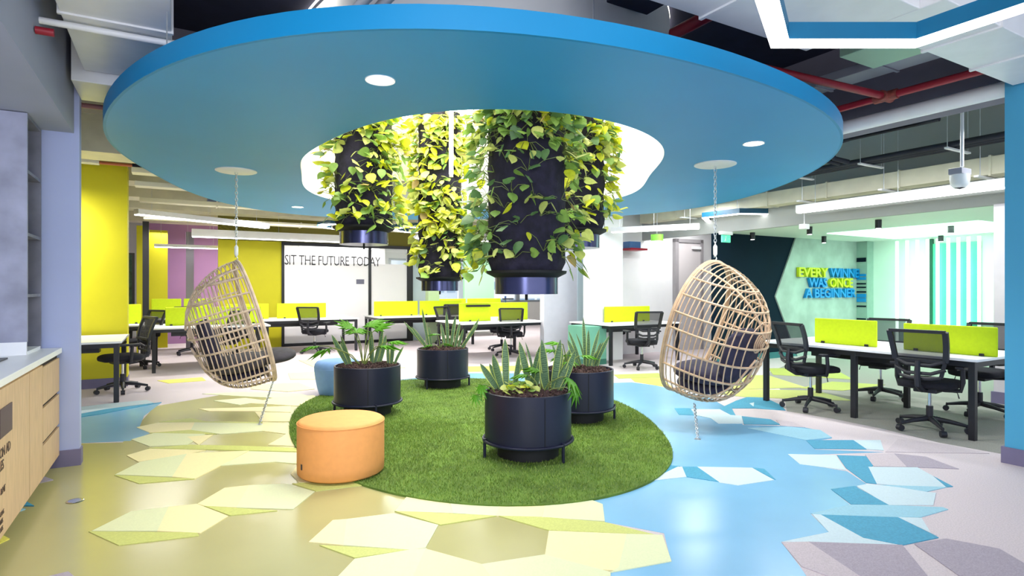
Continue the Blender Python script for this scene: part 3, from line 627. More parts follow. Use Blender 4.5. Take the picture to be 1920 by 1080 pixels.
# lobed-leaf plants
def lobed_mesh():
    m = MB(); vs = [(0, 0, 0)]; n = 9
    for i in range(n*3):
        t = i/(n*3-1); a = -2.2+4.4*t; k = i % 3; L = (.75+.45*math.cos(a))
        r = L*(1.0 if k == 1 else .45); vs.append((math.sin(a)*r*.5, math.cos(a)*r*.5+.1, -.22*r*r))
    fs = [(0, i, i+1) for i in range(1, len(vs)-1)]
    m.add(vs, fs); return m.mesh('leaf', FERN, True)
LOB = lobed_mesh()
def lobed_plant(base, leaves, lab):
    e = empty('lobed_leaf_plant', base, 0, lab, 'plant', 'lobed-leaf plants in the turf planters')
    for dx, dy, dz, s, yaw, pit in leaves:
        st = MB().tube([(0, 0, -.03), (dx*.35, dy*.35, dz*.6), (dx*.8, dy*.8, dz*.97), (dx, dy, dz)], [.007, .006, .005, .004], 6).build('stem', STEM, e, smooth=True)
        o = bpy.data.objects.new('leaf', LOB); COL.objects.link(o); o.parent = e; o.location = (dx, dy, dz); s *= 1.3; o.scale = (s, s, s)
        o.rotation_euler = Euler((pit, 0, yaw), 'XYZ')
X0, Y0 = PL['left']
lobed_plant((X0-.02, Y0-.1, Z0), [(-.08, 0, .36, .30, .2, .5), (.05, .05, .42, .30, -.4, .7), (-.35, -.05, .20, .30, 1.2, -.1), (-.48, .0, .22, .24, 1.5, .1), (.18, -.05, .22, .28, -1.0, .2), (.27, .0, .26, .24, -1.4, .3), (-.16, .05, .40, .24, .9, .9), (.12, 0, .38, .26, -.9, .8)], 'spreading lobed-leaf plant in the left planter')
X0, Y0 = PL['right']
lobed_plant((X0-.14, Y0-.12, Z0), [(0, 0, .16, .28, .4, .0), (.14, -.03, .15, .22, -1.2, .2), (-.12, .02, .20, .22, 1.2, .3), (-.05, .02, .27, .22, 1.4, .4), (.02, -.1, .10, .2, 3.0, .2)], 'low bright lobed-leaf plant in the right planter')
X0, Y0 = PL['front']
lobed_plant((X0+.10, Y0-.1, Z0), [(.20, -.1, .14, .22, -2.0, -.5), (-.10, .05, .13, .18, 1.2, .2), (.0, .12, .15, .2, .8, .5), (.26, -.06, .05, .18, -2.2, -1.0)], 'small drooping lobed-leaf plant at the right of the nearest planter')
lobed_plant((X0-.26, Y0-.06, Z0), [(-.12, -.04, .06, .16, 2.6, -1.2), (-.17, -.04, -.02, .12, 2.8, -1.3)], 'wilted hanging leaf over the left rim of the nearest planter')
X0, Y0 = PL['back']
lobed_plant((X0-.02, Y0-.12, Z0), [(-.04, 0, .20, .2, .6, .3), (.05, 0, .08, .22, -.4, .0), (-.1, 0, .06, .2, 1.2, .1)], 'small yellow-green lobed-leaf plant in the back planter')

# heart-shaped pothos leaf
def heart_mesh(m_):
    half = [(0, .12), (.16, .0), (.34, .05), (.46, .24), (.44, .48), (.30, .74), (.12, .94), (0, 1.08)]
    vs = [(0, y, .0) for y in (.12, .35, .6, .85, 1.08)]
    m = MB(); L = [(-x, y, -.02-.35*x*x+.08*x-.18*(y-.4)**2) for x, y in half]; R = [(x, y, z) for (x2, y, z), (x, _) in zip(L, half)]
    mid = [(0, y, .02-.18*(y-.4)**2) for _, y in half]
    n = len(half); vs = L+mid+R; fs = []
    for i in range(n-1):
        fs += [(i, i+1, n+i+1, n+i), (n+i, n+i+1, 2*n+i+1, 2*n+i)]
    m.add(vs, fs); return m.mesh('leaf', m_, True)
HEART = [heart_mesh(m_) for m_ in LEAVES]
def pothos_clump(px_loc, lab):
    pass
# trailing yellow-green ground plant in the nearest planter
X0, Y0 = PL['front']
tp = empty('trailing_plant', (X0-.03, Y0-.16, .55), 0, 'low clump of small yellow-green leaves in the nearest planter', 'plant')
rr = random.Random(5)
for i in range(46):
    o = bpy.data.objects.new('leaf', HEART[rr.choice((2, 3, 3, 0))]); COL.objects.link(o); o.parent = tp
    o.location = (rr.uniform(-.17, .11), rr.uniform(-.09, .12), rr.uniform(.0, .075)); s = rr.uniform(.05, .085); o.scale = (s, s, s)
    o.rotation_euler = (rr.uniform(-.6, .6), rr.uniform(-.6, .6), rr.uniform(0, 6.28))

# ------------------------------------------------------------------ hanging plant columns
def plant_column(X, Y, z0, rb, rf, lab, sprigs, weights, seed, lsize, band):
    e = empty('hanging_plant_column', (X, Y, z0), 0, lab, 'hanging plant', 'felt plant columns hanging in the ceiling opening')
    ztop = 3.84-z0
    MB().lathe([(0, 0), (rb, 0), (rb, band), (rb-.01, band)], 40).build('metal_band', BANDM, e, smooth=True)
    MB().lathe([(rb, band-.005), (rb+.07, band+.03), (rb+.075, band+.05), (rb+.02, band+.055)], 40).build('collar', PLANTD, e, smooth=True)
    MB().tube([(0, 0, -.05), (0, 0, .0)], .012, 8).build('drip_pipe', PLANTD, e)
    rr = random.Random(seed); m = MB(); nz, na = 30, 44; vs = []
    for i in range(nz+1):
        z = band+.045+(ztop-band-.045)*i/nz
        for j in range(na):
            pocket = .018*abs(math.sin(i*PI/3.2))*(.6+.4*math.sin(j*1.3+i)); r = rf+pocket+rr.uniform(-.006, .006)
            if i == 0: r = rf-.02
            vs.append((r*math.cos(2*PI*j/na), r*math.sin(2*PI*j/na), z))
    fs = [(i*na+j, i*na+(j+1) % na, (i+1)*na+(j+1) % na, (i+1)*na+j) for i in range(nz) for j in range(na)]
    m.add(vs, fs); m.build('felt_tube', FELT, e, smooth=True, auto=False)
    st = MB(); cnt = 0; extra = MB()
    for (aa, zz, nl, spread) in sprigs(rr, ztop, band):
        ca, sa = math.cos(aa), math.sin(aa); base = Vector((ca*rf, sa*rf, zz))
        for k in range(nl):
            da = aa+rr.gauss(0, .32); out = rr.uniform(.05, .16)*spread; dz = rr.uniform(-.02, .15) if spread == .9 else rr.uniform(-.10, .14)*spread
            tip = Vector((math.cos(da)*(rf+out), math.sin(da)*(rf+out), zz+dz)); mid = (base+tip)/2+Vector((0, 0, .03))
            if tip.z > ztop-.02: continue
            st.tube([base, mid, tip], .0028, 4, caps=False)
            s = lsize*rr.uniform(.65, 1.25); me = rr.choices(HEART, weights)[0]
            # leaf: base at tip, pointing outwards and down, blade facing up/outwards
            yaw = da-PI/2+rr.gauss(0, .7); pit = rr.uniform(-1.35, .15)
            R3 = Matrix.Rotation(yaw, 4, 'Z') @ Matrix.Rotation(pit, 4, 'X') @ Matrix.Rotation(rr.gauss(0, .5), 4, 'Y')
            if cnt < 290:
                o = bpy.data.objects.new('leaf', me); COL.objects.link(o); o.parent = e; o.matrix_local = Matrix.Translation(tip) @ R3 @ Matrix.Scale(s, 4)
            else:
                T = Matrix.Translation(tip) @ R3 @ Matrix.Scale(s, 4); extra.mi = HEART.index(me)
                extra.add([T @ v.co for v in me.vertices], [tuple(p.vertices) for p in me.polygons])
            cnt += 1
    st.build('stems', STEM, e, smooth=True)['kind'] = 'stuff'
    if extra.f: extra.build('small_leaves', LEAVES, e, smooth=True, auto=False)['kind'] = 'stuff'
    return e
def front(rr, lo=-PI*1.05, hi=PI*.05): return rr.uniform(lo, hi)
def spr_C(rr, zt, bd):
    L = []
    for i in range(56): L.append((rr.uniform(-PI*1.05, .05), rr.uniform(1.12, 1.62), 5, 1.0))       # fringe at the opening
    for i in range(22): L.append((-PI+rr.uniform(-.35, .40), rr.uniform(bd+.1, 1.2), 5, 1.15))
    for i in range(16): L.append((rr.uniform(-.5, .35), rr.uniform(bd+.1, 1.2), 5, 1.1))
    for a, z in ((-2.15, .30), (-1.9, .22), (-2.2, .62), (-1.25, .55), (-1.15, .28), (-.9, .32), (-1.8, .48), (-1.55, .90), (-2.0, .74), (-1.4, .70), (-2.1, .98)): L.append((a, bd+z-.08, 5, .9))
    return L
def spr_B(rr, zt, bd):
    return [(rr.uniform(-PI*1.05, .1), rr.uniform(bd+.08, zt-.05), 5, .75) for i in range(150)]
def spr_A(rr, zt, bd):
    L = [(rr.uniform(-PI*1.05, .1), rr.uniform(1.0, 1.42), 5, .9) for i in range(26)]
    L += [(rr.uniform(-1.2, .35), rr.uniform(bd+.1, 1.3), 5, .95) for i in range(38)]
    L += [(rr.uniform(-PI*1.05, -2.5), rr.uniform(bd+.3, 1.2), 4, .9) for i in range(11)]
    L += [(rr.uniform(-2.2, -1.3), rr.uniform(bd+.1, .9), 4, .8) for i in range(7)]
    return L
def spr_D(rr, zt, bd):
    L = [(rr.uniform(-PI*1.05, .1), rr.uniform(.95, 1.5), 5, .9) for i in range(32)]
    L += [(rr.uniform(-.7, .3), rr.uniform(bd+.08, 1.3), 5, 1.0) for i in range(20)]
    L += [(rr.uniform(-2.8, -1.0), rr.uniform(bd+.1, 1.2), 5, .9) for i in range(20)]
    return L
plant_column(.12, 4.89, 1.35, .262, .31, 'nearest and widest hanging plant column, with bare dark felt', spr_C, (7, 3.5, .8, 4, .35), 11, .092, .14)
plant_column(-1.64, 6.5, 1.88, .262, .30, 'left hanging plant column above the left planter', spr_A, (4, 1, 6, 4, .3), 12, .105, .14)
plant_column(-1.02, 8.3, 1.36, .262, .29, 'rear hanging plant column covered all over in yellow leaves', spr_B, (2, .3, 5, 7, .4), 13, .115, .14)
plant_column(.66, 6.2, 1.82, .262, .30, 'right hanging plant column, partly behind the nearest one', spr_D, (4, 1, 6, 3, .3), 14, .10, .14)

# ------------------------------------------------------------------ poufs
pf = empty('pouf', F(640, 887), 0, 'orange round pouf on the edge of the turf', 'pouf')
MB().lathe([(0, .02), (.30, .02), (.316, .035), (.318, .10), (.318, .385), (.314, .40), (.306, .412), (.29, .42), (0, .424)], 64).build('upholstery', ORANGE, pf, smooth=True, auto=1.2)
MB().tube([(.318*math.cos(t), .318*math.sin(t), .398) for t in [2*PI*i/64 for i in range(64)]], .003, 6, closed=True).build('seam', ORANGE, pf, smooth=True)
for k in range(3):
    a = .7+k*2.09; MB().lathe([(.02, 0), (.02, .025)], 12, (.24*math.cos(a), .24*math.sin(a), 0)).build('foot', BLACKM, pf)
lg = MB().bar((0, -.3195, .095), (0, -.3195, .135), .018, .003); lgo = lg.build('fabric_tag', BLACKT, pf); lgo.rotation_euler = (0, 0, -.75)
pb = empty('pouf', (-2.30, 7.75, 0), 0, 'light blue rounded pouf half hidden behind the left planter', 'pouf')
MB().lathe([(0, .0), (.22, .0), (.235, .01), (.262, .10), (.285, .22), (.298, .32), (.30, .37), (.29, .41), (.265, .44), (.20, .455), (0, .46)], 48).build('upholstery', BLUEP, pb, smooth=True, auto=1.5)
MB().tube([(.299*math.cos(t), .299*math.sin(t), .35) for t in [2*PI*i/48 for i in range(48)]], .003, 6, closed=True).build('seam', BLUEP, pb, smooth=True)

# ------------------------------------------------------------------ hanging egg chairs
def chain_mesh(p0, p1):
    p0, p1 = Vector(p0), Vector(p1); d = p1-p0; n = max(2, int(d.length/.034)); m = MB(); t = d.normalized()
    x = t.orthogonal().normalized(); y = t.cross(x)
    for i in range(n):
        c = p0+d*((i+.5)/n); a = x if i % 2 else y
        m.tube([c+t*(.0215*math.cos(q)*1.0)+a*(.0135*math.sin(q)) for q in [2*PI*k/10 for k in range(10)]], .0042, 5, closed=True)
    return m
def egg_chair(loc, yaw, tilt, lab, W, Hu, Hl, D, zc, hookz, anchor, m_main, m_lite, seed):
    """local frame: +y is the back, -y the open front; zc = height of widest point"""
    e = empty('egg_chair', loc, 0, lab, 'hanging chair', 'rattan egg chairs hanging from the ceiling ring')
    Rz = Matrix.Rotation(yaw, 3, 'Z'); Rt = Matrix.Rotation(tilt, 3, 'X')
    off = -(Rz @ (Rt @ Vector((0, 0, Hu)))) ; off.z = 0
    def T(p): q_ = Rz @ (Rt @ Vector(p)) + off; return Vector((q_.x, q_.y, q_.z+zc))
    prof = lambda a, c: (max(0, 1-a**(2.7-.7*c)))**(1/(2.0-.25*c))
    def xz(a, t):
        s, c = math.sin(t), math.cos(t); r = prof(a, c)
        hh = Hu if c > 0 else Hl
        wx = W*(1-.10*max(0, c)**1.5); s = math.copysign(abs(s)**.86, s); c = math.copysign(abs(c)**.9, c)
        return (wx*s*r, (a**1.0)*D, hh*c*r)
    def loop(a, n=56): return [T(xz(a, 2*PI*k/n)) for k in range(n)]
    MB().tube(loop(0), .017, 8, closed=True).build('front_rim', m_main, e, smooth=True)
    MB().tube(loop(.035), .010, 8, closed=True).build('front_rim_binding', m_lite, e, smooth=True)
    for i in range(1, 15):
        a = (i/15.0)**.92*.985
        MB().tube(loop(a, 44), .0062, 6, closed=True).build('rib', m_main, e, smooth=True)
    # horizontal bands round the back
    for zi in (.72, .46, .18, -.06, -.30, -.54, -.78):
        z = zi*(Hu if zi > 0 else Hl)
        def pt(a, sg_):
            lo, hi = 0.0, PI
            if not (xz(a, PI)[2] <= z <= xz(a, 0)[2]): return None
            for _ in range(30):
                md = (lo+hi)/2
                if xz(a, md)[2] > z: lo = md
                else: hi = md
            x, y, zz = xz(a, lo); return T((sg_*x, y, zz))
        amax = max(k/200 for k in range(200) if pt(k/200, 1) is not None)
        ks = [amax*math.sin(PI/2*k/12) for k in range(13)]
        pts = [pt(a, -1) for a in ks]+[pt(a, 1) for a in reversed(ks[:-1])]
        pts = [p_ for p_ in pts if p_ is not None]
        MB().tube(pts, .0115, 7).build('band', m_lite, e, smooth=True)
    # vertical spine bands over the top and under the seat
    for t0 in (0.0, .55, -.55, PI, PI-.5, PI+.5):
        pts = [T(xz(k/12*.99, t0)) for k in range(13)]
        MB().tube(pts, .0105, 7).build('spine_band', m_lite, e, smooth=True)
    bm_ = MB()
    for k in range(5):                           # woven boss at the back pole
        r = .02+.018*k; bm_.tube([T((r*math.cos(q)*1.0, D*.985-.01*k, r*math.sin(q)*1.1)) for q in [2*PI*j/20 for j in range(20)]], .007, 6, closed=True)
    bm_.build('back_boss', m_main, e, smooth=True)
    # seat platform slats and cushions
    M3 = Rz @ Rt
    Mc = Rz @ Matrix.Rotation(tilt*.5, 3, 'X')
    MB().blob(T((0, .27, -Hl*.60)), (W*.70, .29, .09), 2.6, 28, 12, Mc).build('seat_cushion', CUSHG if seed == 1 else CUSH, e, smooth=True, auto=False)
    if seed == 1:
        MB().blob(T((0, -.08, -Hl*.66)), (W*.66, .22, .07), 2.4, 28, 12, Mc).build('front_cushion', CUSHG, e, smooth=True, auto=False)
    MB().blob(T((0, .26, -Hl*.78)), (W*.50, .24, .07), 2.3, 28, 12, Mc).build('under_cushion', CUSH, e, smooth=True, auto=False)
    MB().blob(T((0, D*.74, -Hl*.22)), (W*.62, .085, .27), 2.6, 28, 12, Rz @ Matrix.Rotation(-.28, 3, 'X')).build('back_cushion', CUSH, e, smooth=True, auto=False)
    # hook, swivel, chain and ceiling rose
    topz = zc+(Rt @ Vector((0, 0, Hu))).z
    MB().tube([(0, 0, topz+.0), (.015, 0, topz+.03), (0, 0, topz+.06), (-.012, 0, topz+.04)], .006, 6).build('hook', SILVER, e, smooth=True)
    MB().lathe([(.008, topz+.05), (.02, topz+.07), (.02, topz+.15), (.008, topz+.17)], 14).build('swivel', WHITEM, e, smooth=True)
    MB().tube([(0, 0, topz+.16), (0, 0, topz+.20)], .006, 6).build('eye_bolt', SILVER, e)
    chain_mesh((0, 0, topz+.19), (0, 0, zd-loc[2]-.01)).build('chain', SILVER, e, smooth=True)
    MB().lathe([(.03, -.018), (.05, -.012), (.19, -.014), (.205, -.008), (.205, .0)], 40, (0, 0, zd-loc[2])).build('ceiling_rose', WHITEM, e, smooth=True)
    low = T((0, .25, -Hl*.98)) if not anchor else None
    a1 = Vector(anchor[1])-Vector(loc); a0 = Vector(anchor[0])-Vector(loc)
    chain_mesh(a0, a1).build('floor_chain', SILVER, e, smooth=True)
    MB().lathe([(.03, 0), (.03, .006), (.008, .012), (.008, .02)], 14, a1-Vector((0, 0, .02))).build('floor_anchor', SILVER, e, smooth=True)
    return e
cl = F(443, 320, zd); cr = F(1341, 308, zd)
egg_chair((cl.x, cl.y, 0), PI/2+.56, math.radians(-16), 'left rattan egg chair, opening turned to the right', .49, .62, .72, .66, 1.09, 1.7,
          (F(515, 706, .36), F(487, 793, .02)), RATTANL, RATTANL, 1)
egg_chair((cr.x, cr.y, 0), -PI/2-.80, math.radians(-18), 'right rattan egg chair, opening turned to the left', 0.55, .62, .79, .72, 1.08, 1.7,
          (F(1302, 757, .22), F(1308, 820, .02)), RATTAN, RATTAN, 2)

# ------------------------------------------------------------------ office chairs
def make_office_chair():
    e = empty('office_chair')
    for k in range(5):
        a = .35+k*2*PI/5; c, s = math.cos(a), math.sin(a)
        MB().tube([(c*.03, s*.03, .115), (c*.16, s*.16, .10), (c*.29, s*.29, .075)], [.028, .022, .015], 8).build('base_spoke', CHARB, e, smooth=True)
        cs = MB().tube([(c*.30-s*.024, s*.30+c*.024, .03), (c*.30+s*.024, s*.30-c*.024, .03)], .03, 14)
        cs.tube([(c*.29, s*.29, .09), (c*.295, s*.295, .045)], .011, 6); cs.build('caster', CHARB, e, smooth=True)
    MB().tube([(0, 0, .09), (0, 0, .24)], .03, 14).build('base_hub', CHARB, e, smooth=True)
    MB().tube([(0, 0, .24), (0, 0, .40)], .016, 12).build('gas_lift', CHROME, e, smooth=True)
    MB().box((0, 0, .405), (.20, .26, .05)).build('tilt_mechanism', CHARB, e, bevel=.01)
    MB().tube([(.10, 0, .40), (.22, .02, .395), (.235, .02, .34)], .006, 6).build('tilt_lever', CHARB, e)
    def dome(p): return Vector((p.x, p.y, p.z-(.02 if p.y > .15 else 0)*(p.y-.15)*8))
    MB().blob((0, .02, .465), (.245, .245, .045), 4.0, 32, 10, None, dome).build('seat', SEATF, e, smooth=True, auto=False)
    # curved back: y as function of height
    def yb(z): t = (z-.5)/.5; return -.25-.05*t+.05*math.sin(PI*max(0, min(1, t)))*0.6-.04*t*t
    def hw(z): t = (z-.56)/.44; return .19+.03*math.sin(PI*.5*t)+.01*t
    def ringpts(z0, z1):
        L = [(-hw(z0)+.0, yb(z0), z0)]
        zs = [z0+(z1-z0)*i/6 for i in range(7)]
        return [(-hw(z), yb(z), z) for z in zs]+[(hw(z), yb(z), z) for z in reversed(zs)]
    P = ringpts(.70, .985); m = MB()
    for i in range(len(P)):
        m.bar(P[i], P[(i+1) % len(P)], .046, .030)
    m.build('back_frame', CHARB, e)
    m = MB(); zs = [.70+.285*i/6 for i in range(7)]
    vs = []
    for z in zs:
        for s in (-1, -.5, 0, .5, 1): vs.append((s*hw(z), yb(z)-.012*(1-s*s), z))
    m.add(vs, [(i*5+j, i*5+j+1, (i+1)*5+j+1, (i+1)*5+j) for i in range(6) for j in range(4)])
    m.build('back_mesh', MESHF, e, smooth=True)
    m = MB()      # lower lumbar frame: two curved bows and side stays
    for z, dy in ((.68, 0), (.60, -.01)):
        m.tube([(-hw(.7), yb(.7), z+.03), (-.10, yb(z)-.045, z-.015), (.10, yb(z)-.045, z-.015), (hw(.7), yb(.7), z+.03)], .017, 8)
    m.bar((-hw(.7), yb(.7), .72), (-.17, yb(.55), .55), .03, .02); m.bar((hw(.7), yb(.7), .72), (.17, yb(.55), .55), .03, .02)
    m.tube([(-.17, yb(.55), .55), (-.08, yb(.55)-.03, .535), (.08, yb(.55)-.03, .535), (.17, yb(.55), .55)], .017, 8)
    m.build('lumbar_support', CHARB, e, smooth=True)
    MB().tube([(0, -.08, .41), (0, -.20, .42), (0, -.30, .47), (0, -.315, .60), (0, -.30, .70)], [.03, .03, .028, .026, .022], 8).build('back_spine', CHARB, e, smooth=True)
    for s in (-1, 1):
        MB().tube([(s*.12, -.02, .41), (s*.26, -.02, .42), (s*.275, -.02, .50), (s*.275, -.03, .63)], [.02, .02, .022, .02], 8).build('armrest_post', CHARB, e, smooth=True)
        MB().box((s*.275, .0, .645), (.07, .25, .03)).build('armrest_pad', CHARB, e, bevel=.012)
    return e
CH0 = make_office_chair(); used = [False]
def chair(x, y, rz, lab, grp):
    o = CH0 if not used[0] else copy_tree(CH0); used[0] = True
    o.location = (x, y, .006); o.rotation_euler = (0, 0, rz); tag(o, lab, 'chair', grp); return o
FV = RZ-PI/2          # faces +V
FMV = RZ+PI/2
FU = RZ; FMU = RZ+PI
def ab(v): return (v.x*VX+v.y*VY, v.x*UX+v.y*UY)
G1 = 'black mesh office chairs at the right desk'
chair(4.10, 5.76, FV+.12, 'nearest black mesh office chair, with a lime screen seen through its back', G1)
chair(3.46, 6.80, FV-.25, 'black mesh office chair at the right desk, nearest to the right egg chair', G1)
chair(4.66, 7.42, FMV+.2, 'office chair on the far side of the right desk, between its two lime screens', G1)
chair(5.18, 6.50, FMV, 'office chair on the far side of the right desk, half hidden by the blue column', G1)

# ------------------------------------------------------------------ bench desks
def bench(a0, a1, b0, b1, z, lab, bays_b=1, bays_a=1, modesty=False):
    """desk with edges along the building grid; legs at the corners"""
    o = AB(a0, b0); e = empty('bench_desk', o, RZ, lab, 'desk', 'white bench desks on black frames'); w_, d_ = a1-a0, b1-b0
    MB().span((-.03, -.03, z-.026), (w_+.03, d_+.03, z)).build('desktop', TOPW, e, bevel=.004)
    fr = MB(); t = .05; zz = z-.055
    for x in (t/2, w_-t/2): fr.bar((x, t, zz), (x, d_-t, zz), t, t)
    for y in (t/2, d_-t/2): fr.bar((t, y, zz), (w_-t, y, zz), t, t)
    xs = [t/2+i*(w_-t)/bays_a for i in range(bays_a+1)]; ys = [t/2+i*(d_-t)/bays_b for i in range(bays_b+1)]
    fr.build('frame', BLACKM, e)
    for x in xs:
        for y in ys:
            if x in (xs[0], xs[-1]) or y in (ys[0], ys[-1]):
                MB().box((x, y, (z-.03)/2), (.055, .055, z-.03)).build('leg', BLACKM, e, bevel=.004)
    MB().box((w_/2, d_/2, z-.13), (w_*.7, .2, .10) if w_ > d_ else (.2, d_*.7, .10)).build('cable_tray', BLACKM, e)
    return e
def screen(a0, a1, b0, b1, z0, z1, lab, grp='lime desk screens'):
    c = AB((a0+a1)/2, (b0+b1)/2, z0); e = empty('desk_screen', c, RZ, lab, 'desk screen', grp)
    lx, ly = max(a1-a0, .024), max(b1-b0, .024); o = MB().span((-lx/2, -ly/2, 0), (lx/2, ly/2, z1-z0)).build('panel', YGREEN, e, bevel=.010)
    for s in (-1, 1):
        p = (s*lx*.35, 0, .012) if lx > ly else (0, s*ly*.35, .012)
        MB().box(p, (.04, .05, .025) if lx > ly else (.05, .04, .025)).build('clamp', BLACKM, e, bevel=.003)
    return e
bench(6.33, 7.45, 2.54, 4.76, .75, 'white bench desk at the right, seating four', bays_b=2)
screen(6.68, 6.70, 2.50, 3.32, .75, 1.03, 'lime screen on the right desk, nearer to the blue column')
screen(6.66, 6.68, 3.58, 4.30, .75, 1.04, 'lime screen on the right desk, nearer to the right egg chair')
# desk behind the right planter
o = ab(F(1173, 684)); bench(o[0]-.35, o[0]+1.35, o[1]+.0, o[1]+1.2, .74, 'white bench desk between the right planter and the right egg chair')
screen(o[0]+.0, o[0]+1.15, o[1]+.60, o[1]+.62, .74, 1.04, 'lime screen left of the right egg chair')
p = F(1200, 690); chair(p.x+.02, p.y-.05, FU-.35, 'office chair seen from behind, left of the right egg chair', 'chairs at the middle desks')
p = AB(o[0]+.85, o[1]+1.45); chair(p.x, p.y, FMU, 'office chair mostly hidden behind the screen left of the right egg chair', 'chairs at the middle desks')
bx = empty('green_pedestal', AB(o[0]-.46, o[1]+.55), RZ, 'pale green cabinet panel under the desk behind the right planter', 'cabinet')
MB().span((-.22, -.3, .0), (.22, .3, .10)).build('plinth', mat('green_plinth', (50, 110, 96), .5), bx)
MB().span((-.22, -.3, .10), (.22, .3, .70)).build('carcass', BOXG, bx, bevel=.005)
# centre desk
o = ab(F(891, 678)); bench(o[0]-.25, o[0]+1.6, o[1]+.0, o[1]+1.25, .73, 'white bench desk in the centre behind the hanging columns')
screen(o[0]-.05, o[0]+1.55, o[1]+.62, o[1]+.64, .73, 1.10, 'widest lime screen, in the centre behind the hanging columns')
p = F(958, 668); chair(p.x, p.y-.1, FU-.5, 'office chair seen from behind at the centre desk, paper on its back', 'chairs at the middle desks')
p = AB(o[0]+.2, o[1]+1.45); chair(p.x, p.y, FMU+.5, 'office chair behind the left end of the centre desk', 'chairs at the middle desks')
p = AB(o[0]+1.4, o[1]+1.5); chair(p.x, p.y, FMU, 'office chair behind the right end of the centre desk', 'chairs at the middle desks')
pp = MB().box(AB(o[0]+.55, o[1]+.25, .78), (.17, .01, .10), RZ).build('paper_card', WHITE); tag(pp, 'small white card standing on the centre desk behind the chair', 'card')
pt = boxAB(o[0]+.10, o[0]+.62, o[1]+.55, o[1]+.62, 1.02, 1.06).build('paper_tray', BLACKM); tag(pt, 'dark narrow tray clipped on the widest lime screen', 'tray')
mt = empty('monitor_arm', AB(o[0]+1.05, o[1]+.70, .73), RZ, 'blue-grey monitor arm above the centre screen', 'monitor arm')
MB().tube([(0, 0, 0), (0, 0, .50)], .02, 10).build('post', mat('slate_blue', (60, 90, 140), .4), mt, smooth=True)
MB().box((.06, 0, .44), (.25, .05, .03)).build('arm', BLACKM, mt, bevel=.005)
# far centre desks
for i, (da, db, lab, sl) in enumerate([(-.9, 3.1, 'white bench desk beyond the centre desk, nearer one', 'pair of lime screens just left behind the centre screen'),
                                       (1.5, 5.4, 'white bench desk near the back windows', 'lime screen near the back windows')]):
    bench(o[0]+da, o[0]+da+2.4, o[1]+db, o[1]+db+1.2, .73, lab)
    screen(o[0]+da+.05, o[0]+da+1.15, o[1]+db+.6, o[1]+db+.62, .73, 1.08, sl+', left half')
    screen(o[0]+da+1.2, o[0]+da+2.35, o[1]+db+.6, o[1]+db+.62, .73, 1.08, sl+', right half')
p = F(840, 645); chair(p.x, p.y, FU, 'far office chair seen between the back planter and the rear column', 'chairs at the far desks')
p = AB(o[0]+.8, o[1]+2.9); chair(p.x, p.y, FU, 'far office chair behind the centre screen', 'chairs at the far desks')
# left desks
o = ab(F(217, 755)); bench(o[0]-1.6, o[0]+.03, o[1]+.0, o[1]+1.25, .75, 'white bench desk behind the lavender wall at the far left')
p = F(230, 735); chair(p.x, p.y, FMV+.35, 'office chair tucked under the far left desk beside the chartreuse wall', 'chairs at the left desks')
o = ab(F(289, 700)); bench(o[0]-.03, o[0]+1.75, o[1]+.0, o[1]+1.25, .74, 'white bench desk left of the left egg chair')
screen(o[0]+.15, o[0]+.75, o[1]+.60, o[1]+.62, .74, 1.06, 'lime screen left of the left egg chair')
screen(o[0]+.80, o[0]+1.7, o[1]+.60, o[1]+.62, .74, 1.06, 'lime screen seen through the left egg chair')
p = F(272, 690); chair(p.x-.1, p.y, FMV+.6, 'office chair in side view between the chartreuse wall and the left desk', 'chairs at the left desks')
p = F(345, 668); chair(p.x, p.y+.3, FMU+.3, 'office chair under the desk just left of the left egg chair', 'chairs at the left desks')
p = F(400, 690); chair(p.x+.1, p.y+.2, FU+.8, 'office chair half seen behind the left egg chair', 'chairs at the left desks')
screen(o[0]-.75, o[0]-.25, o[1]+1.6, o[1]+1.62, .74, 1.10, 'lime screen touching the edge of the chartreuse wall')
bench(o[0]-1.5, o[0]-.2, o[1]+1.1, o[1]+2.2, .74, 'white bench desk behind the chartreuse wall')
bench(-.5, .78, 14.6, 15.7, .74, 'white bench desk in front of the mauve wall')
screen(-.45, .12, 15.1, 15.12, .74, 1.16, 'lime screen in front of the mauve wall')
screen(.17, .75, 15.1, 15.12, .74, 1.16, 'lime screen in front of the mauve wall, seen through the egg chair')
o = ab(F(523, 665)); bench(o[0]-.45, o[0]+1.65, o[1]+.0, o[1]+1.2, .73, 'white bench desk in front of the frosted glass room')
screen(o[0]+.05, o[0]+1.10, o[1]+.62, o[1]+.64, .73, 1.06, 'lime screen in front of the frosted glass room')
screen(o[0]-.95, o[0]-.12, o[1]+.62, o[1]+.64, .73, 1.06, 'lime screen in front of the far chartreuse wall')
p = F(590, 662); chair(p.x, p.y, FU-.65, 'office chair seen from behind in front of the frosted glass room', 'chairs at the left desks')
p = F(445, 672); chair(p.x, p.y, FU-.5, 'office chair seen through the top of the left egg chair', 'chairs at the left desks')

# ------------------------------------------------------------------ kitchen counter and stone tower on the left
def unit(b0, b1, lab, kind):
    e = empty('base_cabinet', AB(-.80, b0, 0), RZ, lab, 'cabinet', 'oak base cabinets under the white worktop'); L = b1-b0
    MB().span((-.60, .002, .10), (-.0, L-.002, .895)).build('carcass', OAK, e)
    MB().span((-.60, .002, .0), (-.06, L-.002, .10)).build('plinth', DGAP, e)
    if kind == 'drawers':
        zs = [.10, .345, .60, .88]
        for z0, z1 in zip(zs, zs[1:]):
            d = MB().span((.0, .004, z0+.004), (.02, L-.004, z1-.022)).build('drawer', OAK, e)
            MB().span((.0, .01, z1-.022), (.006, L-.01, z1-.002)).build('handle_recess', DGAP, d)
    else:
        d = MB().span((.0, .004, .104), (.02, L-.004, .875)).build('door', OAK, e)
    return e
unit(5.05, 5.71, 'three-drawer oak base cabinet next to the lavender wall', 'drawers')
